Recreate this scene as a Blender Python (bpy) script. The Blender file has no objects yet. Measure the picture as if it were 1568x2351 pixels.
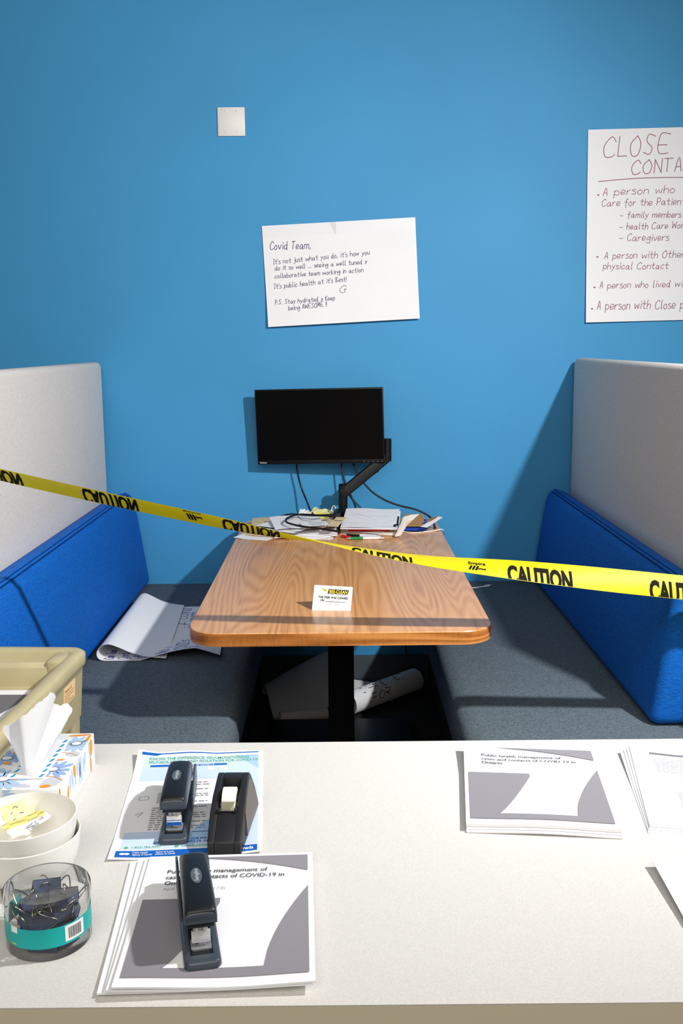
import bpy, bmesh, math, random
from mathutils import Vector, Matrix
random.seed(7)
SC = bpy.context.scene
COL = SC.collection
PI = math.pi

# ---------------------------------------------------------------- camera, light, exposure
cam = bpy.data.cameras.new('camera')
cam.sensor_fit = 'VERTICAL'; cam.sensor_height = 36.0; cam.sensor_width = 24.0
cam.lens = 36.0 * 2286.0 / 2351.0
cam.clip_start = 0.05
cam_o = bpy.data.objects.new('camera', cam); COL.objects.link(cam_o)
PITCH, ROLL = math.radians(9.65), 0.009
cam_o.matrix_world = (Matrix.Translation((0, 0, 1.43)) @ Matrix.Rotation(PI/2 - PITCH, 4, 'X') @ Matrix.Rotation(-ROLL, 4, 'Z'))
SC.camera = cam_o

SC.view_settings.view_transform = 'Standard'
SC.view_settings.look = 'None'
SC.view_settings.gamma = 1.0
SC.view_settings.use_curve_mapping = False
SC.view_settings.exposure = 0.0
SC.cycles.transparent_max_bounces = 24

world = bpy.data.worlds.new('world'); SC.world = world; world.use_nodes = True
bg = world.node_tree.nodes['Background']
bg.inputs[0].default_value = (1.0, 0.95, 0.88, 1); bg.inputs[1].default_value = 0.09

# the photographer's flash: bounced from high on the right, beside the desk
fl = bpy.data.lights.new('flash', 'SPOT'); fl.energy = 335; fl.shadow_soft_size = 0.045
fl.spot_size = math.radians(132); fl.spot_blend = 1.0; fl.color = (1.0, 1.0, 1.0)
fl_o = bpy.data.objects.new('flash', fl); COL.objects.link(fl_o)
fl_o.location = (1.42, 1.25, 2.42)
fl_o.rotation_euler = (Vector((-0.8, 3.4, 0.6)) - fl_o.location).to_track_quat('-Z', 'Y').to_euler()
# added overhead fill for the room's ambient light, unseen behind the photographer
ar = bpy.data.lights.new('ceiling_fill', 'AREA'); ar.shape = 'RECTANGLE'; ar.size = 3.0; ar.size_y = 2.4
ar.energy = 82; ar.color = (1.0, 0.95, 0.87)
ar_o = bpy.data.objects.new('ceiling_fill', ar); COL.objects.link(ar_o)
ar_o.location = (-0.2, -1.2, 3.0); ar_o.rotation_euler = (math.radians(38), 0, 0)

# ---------------------------------------------------------------- materials
def lin(r, g, b):
    f = lambda c: (c/255/12.92) if c/255 <= .04045 else ((c/255+.055)/1.055)**2.4
    return (f(r), f(g), f(b), 1.0)
MATS = {}
def mat(name, rgb, rough=.6, spec=.5, metal=0., noise=None, bump=None, sheen=0, coat=0, trans=0):
    """rgb sRGB; noise=(scale, amount) speckle of the value; bump=(scale, strength)."""
    if name in MATS: return MATS[name]
    m = bpy.data.materials.new(name); m.use_nodes = True
    nt = m.node_tree; b = nt.nodes['Principled BSDF']
    c = lin(*rgb)
    b.inputs['Base Color'].default_value = c
    b.inputs['Roughness'].default_value = rough
    b.inputs['Specular IOR Level'].default_value = spec
    b.inputs['Metallic'].default_value = metal
    b.inputs['Sheen Weight'].default_value = sheen
    b.inputs['Coat Weight'].default_value = coat
    b.inputs['Transmission Weight'].default_value = trans
    tc = nt.nodes.new('ShaderNodeTexCoord')
    if noise:
        n = nt.nodes.new('ShaderNodeTexNoise'); n.inputs['Scale'].default_value = noise[0]; n.inputs['Detail'].default_value = 3
        nt.links.new(tc.outputs['Object'], n.inputs['Vector'])
        r = nt.nodes.new('ShaderNodeValToRGB')
        a = noise[1]
        r.color_ramp.elements[0].position = .35; r.color_ramp.elements[1].position = .65
        r.color_ramp.elements[0].color = tuple(max(0, x*(1-a)) for x in c[:3])+(1,)
        r.color_ramp.elements[1].color = tuple(min(1, x*(1+a)) for x in c[:3])+(1,)
        nt.links.new(n.outputs['Fac'], r.inputs['Fac']); nt.links.new(r.outputs['Color'], b.inputs['Base Color'])
    if bump:
        n = nt.nodes.new('ShaderNodeTexNoise'); n.inputs['Scale'].default_value = bump[0]; n.inputs['Detail'].default_value = 2
        nt.links.new(tc.outputs['Object'], n.inputs['Vector'])
        bp = nt.nodes.new('ShaderNodeBump'); bp.inputs['Strength'].default_value = bump[1]; bp.inputs['Distance'].default_value = .002
        nt.links.new(n.outputs['Fac'], bp.inputs['Height']); nt.links.new(bp.outputs['Normal'], b.inputs['Normal'])
    MATS[name] = m
    return m

def fabric(name, rgb, dark, scale=700, rough=.9, sheen=0, sheen_tint=None, warp=(1, 1, 1), spec=.2, bump=.25):
    """woven cloth: two crossed fine noises between two yarn colours"""
    m = bpy.data.materials.new(name); m.use_nodes = True
    nt = m.node_tree; b = nt.nodes['Principled BSDF']
    b.inputs['Roughness'].default_value = rough; b.inputs['Specular IOR Level'].default_value = spec
    b.inputs['Sheen Weight'].default_value = sheen; b.inputs['Sheen Roughness'].default_value = .4
    if sheen_tint: b.inputs['Sheen Tint'].default_value = sheen_tint
    tc = nt.nodes.new('ShaderNodeTexCoord')
    outs = []
    for k, w in enumerate(((1, .35, .35), (.35, 1, .6))):
        mp = nt.nodes.new('ShaderNodeMapping'); mp.inputs['Scale'].default_value = [a*c for a, c in zip(w, warp)]
        nt.links.new(tc.outputs['Object'], mp.inputs['Vector'])
        n = nt.nodes.new('ShaderNodeTexNoise'); n.inputs['Scale'].default_value = scale; n.inputs['Detail'].default_value = 2
        nt.links.new(mp.outputs['Vector'], n.inputs['Vector']); outs.append(n.outputs['Fac'])
    ad = nt.nodes.new('ShaderNodeMath'); ad.operation = 'ADD'
    nt.links.new(outs[0], ad.inputs[0]); nt.links.new(outs[1], ad.inputs[1])
    mr = nt.nodes.new('ShaderNodeMapRange'); mr.inputs['From Min'].default_value = .75; mr.inputs['From Max'].default_value = 1.25
    nt.links.new(ad.outputs[0], mr.inputs['Value'])
    mx = nt.nodes.new('ShaderNodeMix'); mx.data_type = 'RGBA'
    mx.inputs[6].default_value = lin(*dark); mx.inputs[7].default_value = lin(*rgb)
    nt.links.new(mr.outputs['Result'], mx.inputs[0]); nt.links.new(mx.outputs[2], b.inputs['Base Color'])
    bp = nt.nodes.new('ShaderNodeBump'); bp.inputs['Strength'].default_value = bump; bp.inputs['Distance'].default_value = .001
    nt.links.new(mr.outputs['Result'], bp.inputs['Height']); nt.links.new(bp.outputs['Normal'], b.inputs['Normal'])
    return m

def wood(name, ramp, rough, sc=(2.3, .42, 2.3), k=95, coat=0, fibre=.35):
    """plain-sawn veneer: contour rings of a stretched noise plus fine fibres"""
    m = bpy.data.materials.new(name); m.use_nodes = True
    nt = m.node_tree; b = nt.nodes['Principled BSDF']; L = nt.links.new
    b.inputs['Roughness'].default_value = rough; b.inputs['Coat Weight'].default_value = coat
    tc = nt.nodes.new('ShaderNodeTexCoord')
    mp = nt.nodes.new('ShaderNodeMapping'); mp.inputs['Scale'].default_value = sc; mp.inputs['Location'].default_value = (3.1, .7, 0)
    L(tc.outputs['Object'], mp.inputs['Vector'])
    n = nt.nodes.new('ShaderNodeTexNoise'); n.inputs['Scale'].default_value = 1.6; n.inputs['Detail'].default_value = 2.2; n.inputs['Roughness'].default_value = .38
    L(mp.outputs['Vector'], n.inputs['Vector'])
    mu = nt.nodes.new('ShaderNodeMath'); mu.operation = 'MULTIPLY'; mu.inputs[1].default_value = k; L(n.outputs['Fac'], mu.inputs[0])
    si = nt.nodes.new('ShaderNodeMath'); si.operation = 'SINE'; L(mu.outputs[0], si.inputs[0])
    mp2 = nt.nodes.new('ShaderNodeMapping'); mp2.inputs['Scale'].default_value = (170, 3.2, 60); L(tc.outputs['Object'], mp2.inputs['Vector'])
    n2 = nt.nodes.new('ShaderNodeTexNoise'); n2.inputs['Scale'].default_value = 1.0; n2.inputs['Detail'].default_value = 3; L(mp2.outputs['Vector'], n2.inputs['Vector'])
    mr = nt.nodes.new('ShaderNodeMapRange'); mr.inputs['From Min'].default_value = -1; mr.inputs['From Max'].default_value = 1; L(si.outputs[0], mr.inputs['Value'])
    mx = nt.nodes.new('ShaderNodeMix'); mx.inputs[0].default_value = fibre
    L(mr.outputs['Result'], mx.inputs[2]); L(n2.outputs['Fac'], mx.inputs[3])
    n3 = nt.nodes.new('ShaderNodeTexNoise'); n3.inputs['Scale'].default_value = 2.0; L(mp.outputs['Vector'], n3.inputs['Vector'])
    mx2 = nt.nodes.new('ShaderNodeMix'); mx2.inputs[0].default_value = .3; L(mx.outputs[0], mx2.inputs[2]); L(n3.outputs['Fac'], mx2.inputs[3])
    r = nt.nodes.new('ShaderNodeValToRGB')
    while len(r.color_ramp.elements) < len(ramp): r.color_ramp.elements.new(.5)
    for e, (p, c) in zip(r.color_ramp.elements, ramp): e.position = p; e.color = lin(*c)
    L(mx2.outputs[0], r.inputs['Fac']); L(r.outputs['Color'], b.inputs['Base Color'])
    return m

def clear_plastic(name, tint=(247, 248, 248), gloss=.2):
    m = bpy.data.materials.new(name); m.use_nodes = True
    nt = m.node_tree; L = nt.links.new
    nt.nodes.remove(nt.nodes['Principled BSDF'])
    out = [n for n in nt.nodes if n.type == 'OUTPUT_MATERIAL'][0]
    t = nt.nodes.new('ShaderNodeBsdfTransparent'); t.inputs[0].default_value = lin(*tint)
    g = nt.nodes.new('ShaderNodeBsdfGlossy'); g.inputs['Roughness'].default_value = .06
    d = nt.nodes.new('ShaderNodeBsdfDiffuse'); d.inputs[0].default_value = (.8, .8, .8, 1)
    fr = nt.nodes.new('ShaderNodeLayerWeight'); fr.inputs['Blend'].default_value = gloss*.5
    mx = nt.nodes.new('ShaderNodeMixShader'); L(fr.outputs['Fresnel'], mx.inputs[0]); L(t.outputs[0], mx.inputs[1]); L(g.outputs[0], mx.inputs[2])
    mx2 = nt.nodes.new('ShaderNodeMixShader'); mx2.inputs[0].default_value = .03; L(mx.outputs[0], mx2.inputs[1]); L(d.outputs[0], mx2.inputs[2])
    L(mx2.outputs[0], out.inputs['Surface'])
    return m

M_PAPER = mat('white_paper', (243, 243, 245), .75, .2, noise=(6, .012))
M_WALL = mat('blue_wall_paint', (66, 152, 204), .58, .3, noise=(2.0, .03), bump=(420, .08))
M_BLACK = mat('black_plastic', (13, 13, 15), .35, .4)
M_BLACKM = mat('black_powder_coat', (9, 9, 10), .5, .3)
M_CABLE = mat('black_rubber', (10, 10, 11), .4, .4)
M_WCABLE = mat('white_rubber', (235, 235, 235), .4, .4)
M_INK = mat('navy_ink', (58, 48, 92), .6, .2)
M_PURPLE = mat('plum_marker', (150, 92, 112), .6, .2)
M_BLUEINK = mat('blue_marker', (66, 72, 160), .6, .2)
M_BLACKINK = mat('black_ink', (38, 38, 44), .6, .2)
M_GREYINK = mat('grey_toner', (104, 101, 108), .6, .2)
M_MIDINK = mat('mid_grey_ink', (128, 128, 134), .6, .2)
M_PALEINK = mat('pale_grey_ink', (196, 196, 202), .7, .1)
M_MANILA = mat('manila_card', (222, 196, 158), .75, .2, noise=(60, .05))
M_KRAFT = mat('kraft_paper', (178, 134, 84), .75, .2, noise=(60, .06))
M_YELLOWP = mat('yellow_paper', (242, 236, 178), .75, .2, noise=(40, .03))
M_CHROME = mat('chrome', (214, 214, 218), .28, .5, metal=.75)
M_BRASS = mat('nickel_wire', (190, 182, 165), .22, .5, metal=1)
M_BLUECARD = mat('blue_card', (20, 72, 190), .5, .4)
M_RED = mat('red_plastic', (205, 28, 34), .35, .5)
M_GREEN = mat('green_plastic', (22, 140, 70), .35, .5)
M_WHITEPL = mat('white_plastic', (238, 238, 236), .35, .5)

# ---------------------------------------------------------------- mesh helpers
def wloc(o):
    v = Vector((0, 0, 0))
    while o: v = v + o.location; o = o.parent
    return v

def mk(name, V, F, m, parent=None, loc=None, smooth=35, bevel=0, seg=2, weld=False, bevel_angle=30):
    """one mesh object from vertices given in world space (or root space while a thing is built at the origin)"""
    me = bpy.data.meshes.new(name)
    base = wloc(parent) if parent else Vector(loc if loc is not None else (0, 0, 0))
    bm = bmesh.new()
    vs = [bm.verts.new(Vector(v) - base) for v in V]
    for f in F:
        try: bm.faces.new([vs[i] for i in f])
        except ValueError: pass
    if weld: bmesh.ops.remove_doubles(bm, verts=bm.verts, dist=1e-6)
    if bevel:
        bmesh.ops.recalc_face_normals(bm, faces=bm.faces)
        es = [e for e in bm.edges if len(e.link_faces) == 2 and e.calc_face_angle(0) > math.radians(bevel_angle)]
        bmesh.ops.bevel(bm, geom=es, offset=bevel, segments=seg, affect='EDGES', profile=.5, clamp_overlap=True)
    bmesh.ops.recalc_face_normals(bm, faces=bm.faces)
    bm.to_mesh(me); bm.free()
    if smooth:
        me.shade_smooth(); me.set_sharp_from_angle(angle=math.radians(smooth))
    o = bpy.data.objects.new(name, me); COL.objects.link(o)
    if parent: o.parent = parent
    else: o.location = base
    for x in (m if isinstance(m, (list, tuple)) else [m]): me.materials.append(x)
    return o

class MB:
    def __init__(s): s.V = []; s.F = []
    def add(s, V, F):
        n = len(s.V); s.V += [Vector(v) for v in V]; s.F += [tuple(i+n for i in f) for f in F]; return s
    def box(s, x0, x1, y0, y1, z0, z1, T=None):
        V = [Vector((x, y, z)) for z in (z0, z1) for y in (y0, y1) for x in (x0, x1)]
        if T: V = [T @ v for v in V]
        return s.add(V, [(0, 2, 3, 1), (4, 5, 7, 6), (0, 1, 5, 4), (2, 6, 7, 3), (0, 4, 6, 2), (1, 3, 7, 5)])
    def prism(s, poly, a, b, T=None, axis='X'):
        """poly of 2D points, extruded from a to b: axis X -> poly is (y,z); Y -> (x,z); Z -> (x,y)"""
        def p3(p, t): return Vector({'X': (t, p[0], p[1]), 'Y': (p[0], t, p[1]), 'Z': (p[0], p[1], t)}[axis])
        n = len(poly); V = [p3(p, a) for p in poly] + [p3(p, b) for p in poly]
        if T: V = [T @ v for v in V]
        F = [tuple(range(n)), tuple(range(2*n-1, n-1, -1))] + [(i, (i+1) % n, n+(i+1) % n, n+i) for i in range(n)]
        return s.add(V, F)
    def tube(s, pts, r, n=8, smooth=4, closed=False, caps=True):
        P = catmull([Vector(p) for p in pts], smooth) if smooth else [Vector(p) for p in pts]
        V = []; F = []; up = Vector((0, 0, 1)); prev = None
        for i, p in enumerate(P):
            d = (P[min(i+1, len(P)-1)] - P[max(i-1, 0)])
            d = d.normalized() if d.length > 1e-9 else Vector((0, 0, 1))
            if prev is None:
                a = d.cross(up if abs(d.dot(up)) < .95 else Vector((1, 0, 0))).normalized()
            else:
                a = (prev - d*prev.dot(d)); a = a.normalized() if a.length > 1e-6 else d.orthogonal().normalized()
            prev = a; b = d.cross(a)
            rr = r(i/(len(P)-1)) if callable(r) else r
            for k in range(n):
                t = 2*PI*k/n; V.append(p + a*math.cos(t)*rr + b*math.sin(t)*rr)
        for i in range(len(P)-1):
            for k in range(n):
                F.append((i*n+k, i*n+(k+1) % n, (i+1)*n+(k+1) % n, (i+1)*n+k))
        if caps: F.append(tuple(range(n))); F.append(tuple(range((len(P)-1)*n, len(P)*n)))
        return s.add(V, F)
    def lathe(s, prof, c=(0, 0, 0), n=48, close=False, T=None):
        """prof [(r,z)]; closed ring of profile if close"""
        V = []; F = []; m = len(prof)
        for r, z in prof:
            for k in range(n):
                t = 2*PI*k/n; V.append(Vector((c[0]+r*math.cos(t), c[1]+r*math.sin(t), c[2]+z)))
        if T: V = [T @ v for v in V]
        for i in range(m if close else m-1):
            j = (i+1) % m
            for k in range(n): F.append((i*n+k, i*n+(k+1) % n, j*n+(k+1) % n, j*n+k))
        if not close:
            F.append(tuple(range(n))); F.append(tuple(range((m-1)*n, m*n)))
        return s.add(V, F)
    def loft(s, loops, cap0=True, cap1=True):
        n = len(loops[0]); V = [v for l in loops for v in l]; F = []
        for i in range(len(loops)-1):
            for k in range(n): F.append((i*n+k, i*n+(k+1) % n, (i+1)*n+(k+1) % n, (i+1)*n+k))
        if cap0: F.append(tuple(range(n)))
        if cap1: F.append(tuple(range((len(loops)-1)*n, len(loops)*n)))
        return s.add(V, F)
    def build(s, name, m, parent=None, **k): return mk(name, s.V, s.F, m, parent, **k)

def catmull(P, n):
    if len(P) < 3: return [P[0].lerp(P[1], i/n) for i in range(n+1)] if len(P) == 2 else P
    out = []
    for i in range(len(P)-1):
        p0 = P[i-1] if i else P[0]*2-P[1]; p1 = P[i]; p2 = P[i+1]; p3 = P[i+2] if i+2 < len(P) else P[-1]*2-P[-2]
        for k in range(n):
            t = k/n
            out.append(.5*((2*p1) + (p2-p0)*t + (2*p0-5*p1+4*p2-p3)*t*t + (3*p1-p0-3*p2+p3)*t**3))
    out.append(P[-1]); return out

def rrect(x0, x1, y0, y1, z, r, n=5):
    out = []
    for cx, cy, a in ((x1-r, y1-r, 0), (x0+r, y1-r, PI/2), (x0+r, y0+r, PI), (x1-r, y0+r, 1.5*PI)):
        for k in range(n+1):
            t = a + PI/2*k/n; out.append(Vector((cx+r*math.cos(t), cy+r*math.sin(t), z)))
    return out

def tag(o, label, cat, group=None, kind=None):
    o['label'] = label; o['category'] = cat
    if group: o['group'] = group
    if kind: o['kind'] = kind
    return o
def thing(name, label, cat, loc=(0, 0, 0), rz=0, group=None):
    o = bpy.data.objects.new(name, None); COL.objects.link(o); o.empty_display_size = .02
    o.location = loc; o.rotation_euler = (0, 0, rz)
    return tag(o, label, cat, group)
def struct(name, mb, m, **k):
    o = mb.build(name, m, **k); o['kind'] = 'structure'; return o
def dup(root, loc, rot, label, group=None):
    r = root.copy(); COL.objects.link(r); r.location = loc; r.rotation_euler = rot; r['label'] = label
    if group: r['group'] = group
    for ch in list(root.children):
        c = ch.copy(); COL.objects.link(c); c.parent = r
        for g in list(ch.children):
            d = g.copy(); COL.objects.link(d); d.parent = c
    return r

# ---------------------------------------------------------------- lettering
_tc = {}
def text_geo(s, bold=0.0, narrow=1.0):
    k = (s, bold)
    if k not in _tc:
        cu = bpy.data.curves.new('t', 'FONT'); cu.body = s; cu.offset = bold; cu.resolution_u = 3
        ob = bpy.data.objects.new('t', cu); COL.objects.link(ob)
        dg = bpy.context.evaluated_depsgraph_get(); ev = ob.evaluated_get(dg); me = ev.to_mesh()
        V = [(v.co.x, v.co.y) for v in me.vertices]; F = [tuple(p.vertices) for p in me.polygons]
        ev.to_mesh_clear(); bpy.data.objects.remove(ob); bpy.data.curves.remove(cu)
        _tc[k] = (V, F)
    return _tc[k]

GL = {}
def _g(s):
    for ln in s.strip().split('\n'):
        c, d = ln.split(' ', 1)
        GL[c] = [[(int(p[i]), 'abcdefghijklm'.index(p[i+1])-3) for i in range(0, len(p), 2)] for p in d.split(';')]
_g('''a 4h2i0f1d3e4h4d5d
b 0m0d;0g2i4g3d0e
c 4h2i0f1d3d4e
d 4h2i0f1d3e4g;4m4d5d
e 0f4g3i1i0f1d4e
f 4l3m2k2b;0i4i
g 4h2i0f1e3f4h;4i4b2a0b
h 0m0d;0g2i4h4d
i 1i1d;1k1l
j 2i2b0a;2k2l
k 0m0d;4i0f4d
l 1m1d2d
m 0i0d;0h2i3h3d;3h5i6h6d
n 0i0d;0h2i4h4d
o 2i0g1d3d4g2i
p 0i0a;0h2i4g3d0e
q 4h2i0f1d4g;4i4a
r 0i0d;0g2i3i
s 3i1i0h3f3d0d
t 2l2e3d4d;0i4i
u 0i0e2d4f;4i4d
v 0i2d4i
w 0i1d3h5d6i
x 0i4d;4i0d
y 0i2e;4i2d0a
z 0i4i0d4d
A 0d2m4d;1g3g
B 0d0m;0m3l0h;0h4f0d
C 5k3m0i1d4d5e
D 0d0m;0m4j3d0d
E 5m1m0h1d5d;0h4h
F 0d0m;0m4m;0h3h
G 5k3m0i1d4d4h;3h5h
H 0d0m;5d5m;0h5h
I 1d1m;0m2m;0d2d
J 3m3e1d0f
K 0d0m;4m0h;0h4d
L 0m0d;0d4d
M 0d1m;1m3f;3f5m;5m6d
N 0d0m;0m4d;4d4m
O 3m0i1d4d5i3m
P 0d0m;0m4l3h0h
R 0d0m;0m4l3h0h;0h4d
S 5l2m1j4g3d0e
T 2d2m;0m5m
U 0m0e2d4e4m
V 0m2d;2d4m
W 0m1d;1d3j;3j5d;5d6m
Y 0m2h;4m2h2d
Z 0m4m0d4d
1 1d1m
2 0k2m4k0d4d
9 4k2m0k2i4k3d
4 0m0h4h;4m4d
. 0d1d
, 1e0c
' 0m0k
! 0m0g;0d0e
- 0g4g
* 0f1f
/ 0b4m
: 0d0e;0h0i
& 4h2i1h3f1d0e2e4g
~ 0f4g9f''')
def strokes(text, slant=.12, rnd=None):
    """handwriting as polylines in units of x-height 5; returns (polylines, advance)"""
    rnd = rnd or random.Random(hash(text) % 1000 if False else sum(map(ord, text)))
    x = 0; out = []
    for ch in text:
        if ch == ' ': x += 4.6; continue
        g = GL[ch]; w = max(p[0] for s in g for p in s)
        dy = rnd.uniform(-.35, .35); k = rnd.uniform(.92, 1.08)
        for s in g:
            pts = [Vector((x + p[0]*k + p[1]*slant + rnd.uniform(-.12, .12), (p[1]+dy)*rnd.uniform(.96, 1.04), 0)) for p in s]
            out.append(catmull(pts, 4) if len(pts) > 2 else pts)
        x += w*k + 1.7 + rnd.uniform(-.2, .2)
    return out, x-1.7

class Sheet:
    """a sheet of paper: O top-left corner, ax along its width, ay down its length, N towards the reader"""
    def __init__(s, O, ax, ay, w, h, bump=None):
        s.O = Vector(O); s.ax = Vector(ax).normalized(); s.ay = Vector(ay).normalized(); s.N = -(s.ax.cross(s.ay)).normalized()
        s.w = w; s.h = h; s.bump = bump; s.o = None
    def p(s, u, v, e=0):
        z = s.bump(u/s.w, v/s.h) if s.bump else 0
        return s.O + s.ax*u + s.ay*v + s.N*(z+e)
    def build(s, name, m, t=.0004, nu=12, nv=14, parent=None, loc=None):
        V = []; F = []
        for e in (0, -t):
            for j in range(nv+1):
                for i in range(nu+1): V.append(s.p(s.w*i/nu, s.h*j/nv, e))
        K = (nu+1)*(nv+1); a = lambda i, j, k=0: k*K + j*(nu+1)+i
        for j in range(nv):
            for i in range(nu):
                F.append((a(i, j), a(i, j+1), a(i+1, j+1), a(i+1, j))); F.append((a(i, j, 1), a(i+1, j, 1), a(i+1, j+1, 1), a(i, j+1, 1)))
        for i in range(nu):
            F.append((a(i, 0), a(i+1, 0), a(i+1, 0, 1), a(i, 0, 1))); F.append((a(i, nv), a(i, nv, 1), a(i+1, nv, 1), a(i+1, nv)))
        for j in range(nv):
            F.append((a(0, j), a(0, j, 1), a(0, j+1, 1), a(0, j+1))); F.append((a(nu, j), a(nu, j+1), a(nu, j+1, 1), a(nu, j, 1)))
        if loc is None and not parent: loc = s.p(s.w/2, s.h/2, -t)
        s.o = mk(name, V, F, m, parent, loc=loc, smooth=40); s.t = t
        return s.o
    def ink(s, name, m, items, e=.00035, parent=None):
        """one printed part from ('text',...), ('hand',...), ('band',...), ('line',...), ('poly',...) items"""
        if name == 'handwriting' and len(items) > 1:      # every written line is a part of its own
            for it in items: o = s.ink(name, m, [it], e, parent)
            return o
        mb = MB()
        for it in items:
            k = it[0]
            if k == 'text':      # text, u, v(baseline), size, [width fit], [bold], [dv over the line]
                _, tx, u, v, size = it[:5]; fit = it[5] if len(it) > 5 else None; bold = it[6] if len(it) > 6 else 0; sl = it[7] if len(it) > 7 else 0
                V, F = text_geo(tx, bold); W = max(x for x, y in V); sx = (fit/W) if fit else size
                mb.add([s.p(u+x*sx, v-y*size+sl*x*sx, e) for x, y in V], F)
            elif k == 'hand':    # text, (u0,v0), (u1,v1), cap height, pen width
                _, tx, a, b, cap, pw = it
                pl, W = strokes(tx); d = Vector((b[0]-a[0], b[1]-a[1], 0)); ln = d.length; d.normalize(); n = Vector((d.y, -d.x, 0))
                for P in pl:
                    Q = [Vector((a[0], a[1], 0)) + d*(q.x*ln/W) + n*(q.y*cap/9) for q in P]
                    s._stroke(mb, Q, pw, e)
            elif k == 'line':    # list of (u,v), pen width
                P = [Vector((u, v, 0)) for u, v in it[1]]
                s._stroke(mb, catmull(P, 6) if len(P) > 2 else [P[0].lerp(P[1], i/8) for i in range(9)], it[2], e)
            elif k == 'band':    # u0,u1, lo(t), hi(t) with t in 0..1, nu, nv
                _, u0, u1, lo, hi = it[:5]; nu, nv = it[5:7] if len(it) > 5 else (16, 4)
                lo = lo if callable(lo) else (lambda t, c=lo: c); hi = hi if callable(hi) else (lambda t, c=hi: c)
                V = []; F = []
                for i in range(nu+1):
                    t = i/nu; u = u0+(u1-u0)*t
                    for j in range(nv+1): V.append(s.p(u, lo(t)+(hi(t)-lo(t))*j/nv, e))
                for i in range(nu):
                    for j in range(nv): q = i*(nv+1)+j; F.append((q, q+1, q+nv+2, q+nv+1))
                mb.add(V, F)
            elif k == 'poly':
                P = it[1]; mb.add([s.p(u, v, e) for u, v in P], [tuple(range(len(P)))])
        return mb.build(name, m, parent or s.o, smooth=0)
    def _stroke(s, mb, Q, pw, e):
        V = []; F = []
        for i, q in enumerate(Q):
            d = Q[min(i+1, len(Q)-1)] - Q[max(i-1, 0)]
            d = d.normalized() if d.length > 1e-9 else Vector((1, 0, 0))
            n = Vector((-d.y, d.x, 0))*pw/2
            ext = -d*pw/2 if i == 0 else (d*pw/2 if i == len(Q)-1 else Vector((0, 0, 0)))
            for g in (q+n+ext, q-n+ext): V.append(s.p(g.x, g.y, e))
        for i in range(len(Q)-1): F.append((2*i, 2*i+1, 2*i+3, 2*i+2))
        mb.add(V, F)
    def uv(s, pt):
        d = Vector(pt)-s.O; return (d.dot(s.ax), d.dot(s.ay))


class Curl(Sheet):
    """a sheet bent along a profile: u runs along the axis U from O, v along the polyline prof of (a, b) in the plane A, B"""
    def __init__(s, O, U, A, B, w, prof, warp=None):
        s.O = Vector(O); s.U = Vector(U).normalized(); s.A = Vector(A).normalized(); s.B = Vector(B).normalized(); s.w = w; s.warp = warp
        s.P = [Vector((a, b, 0)) for a, b in prof]; s.L = [0]
        for p, q in zip(s.P, s.P[1:]): s.L.append(s.L[-1]+(q-p).length)
        s.h = s.L[-1]; s.o = None; s.bump = None
    def p(s, u, v, e=0):
        v = min(max(v, 0), s.h); i = 0
        while i < len(s.L)-2 and s.L[i+1] < v: i += 1
        f = (v-s.L[i])/max(1e-9, s.L[i+1]-s.L[i]); q = s.P[i].lerp(s.P[i+1], f)
        t0 = (s.P[i+1]-s.P[i]).normalized(); t1 = (s.P[min(i+2, len(s.P)-1)]-s.P[min(i+1, len(s.P)-2)]).normalized()
        t = t0.lerp(t1, f*.5).normalized()
        q = q + Vector((-t.y, t.x, 0))*e
        r = s.O + s.U*u + s.A*q.x + s.B*q.y
        return r + s.warp(u/s.w, v/s.h) if s.warp else r
# ================================================================ the setting
WY = 4.06                                    # the blue wall
struct('wall_back', MB().box(-4, 4, WY, WY+.12, 0, 3.8), M_WALL)
M_FLOOR = fabric('charcoal_carpet', (44, 45, 48), (24, 25, 28), 160, 1.0)
struct('floor', MB().box(-4, 4, -2.5, WY+.12, -.06, 0), M_FLOOR)
struct('baseboard_back', MB().box(-4, 4, WY-.012, WY, 0, .125), mat('grey_rubber_base', (72, 80, 86), .55, .3), bevel=.003)

# ================================================================ booth benches
M_SEAT = fabric('slate_seat_cloth', (106, 118, 127), (68, 78, 86), 420, .95)
M_PANEL = fabric('oatmeal_panel_cloth', (226, 221, 216), (210, 204, 198), 480, .95, warp=(1, 1, .6))
M_CUSH = fabric('royal_blue_wool', (3, 108, 206), (0, 86, 174), 260, .72, sheen=.0, warp=(.5, .5, 3), spec=.3, bump=.4)
M_SEAM = mat('blue_thread', (0, 48, 112), .9, .1)
M_PLINTH = mat('black_laminate', (20, 20, 22), .6, .3)

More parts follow.
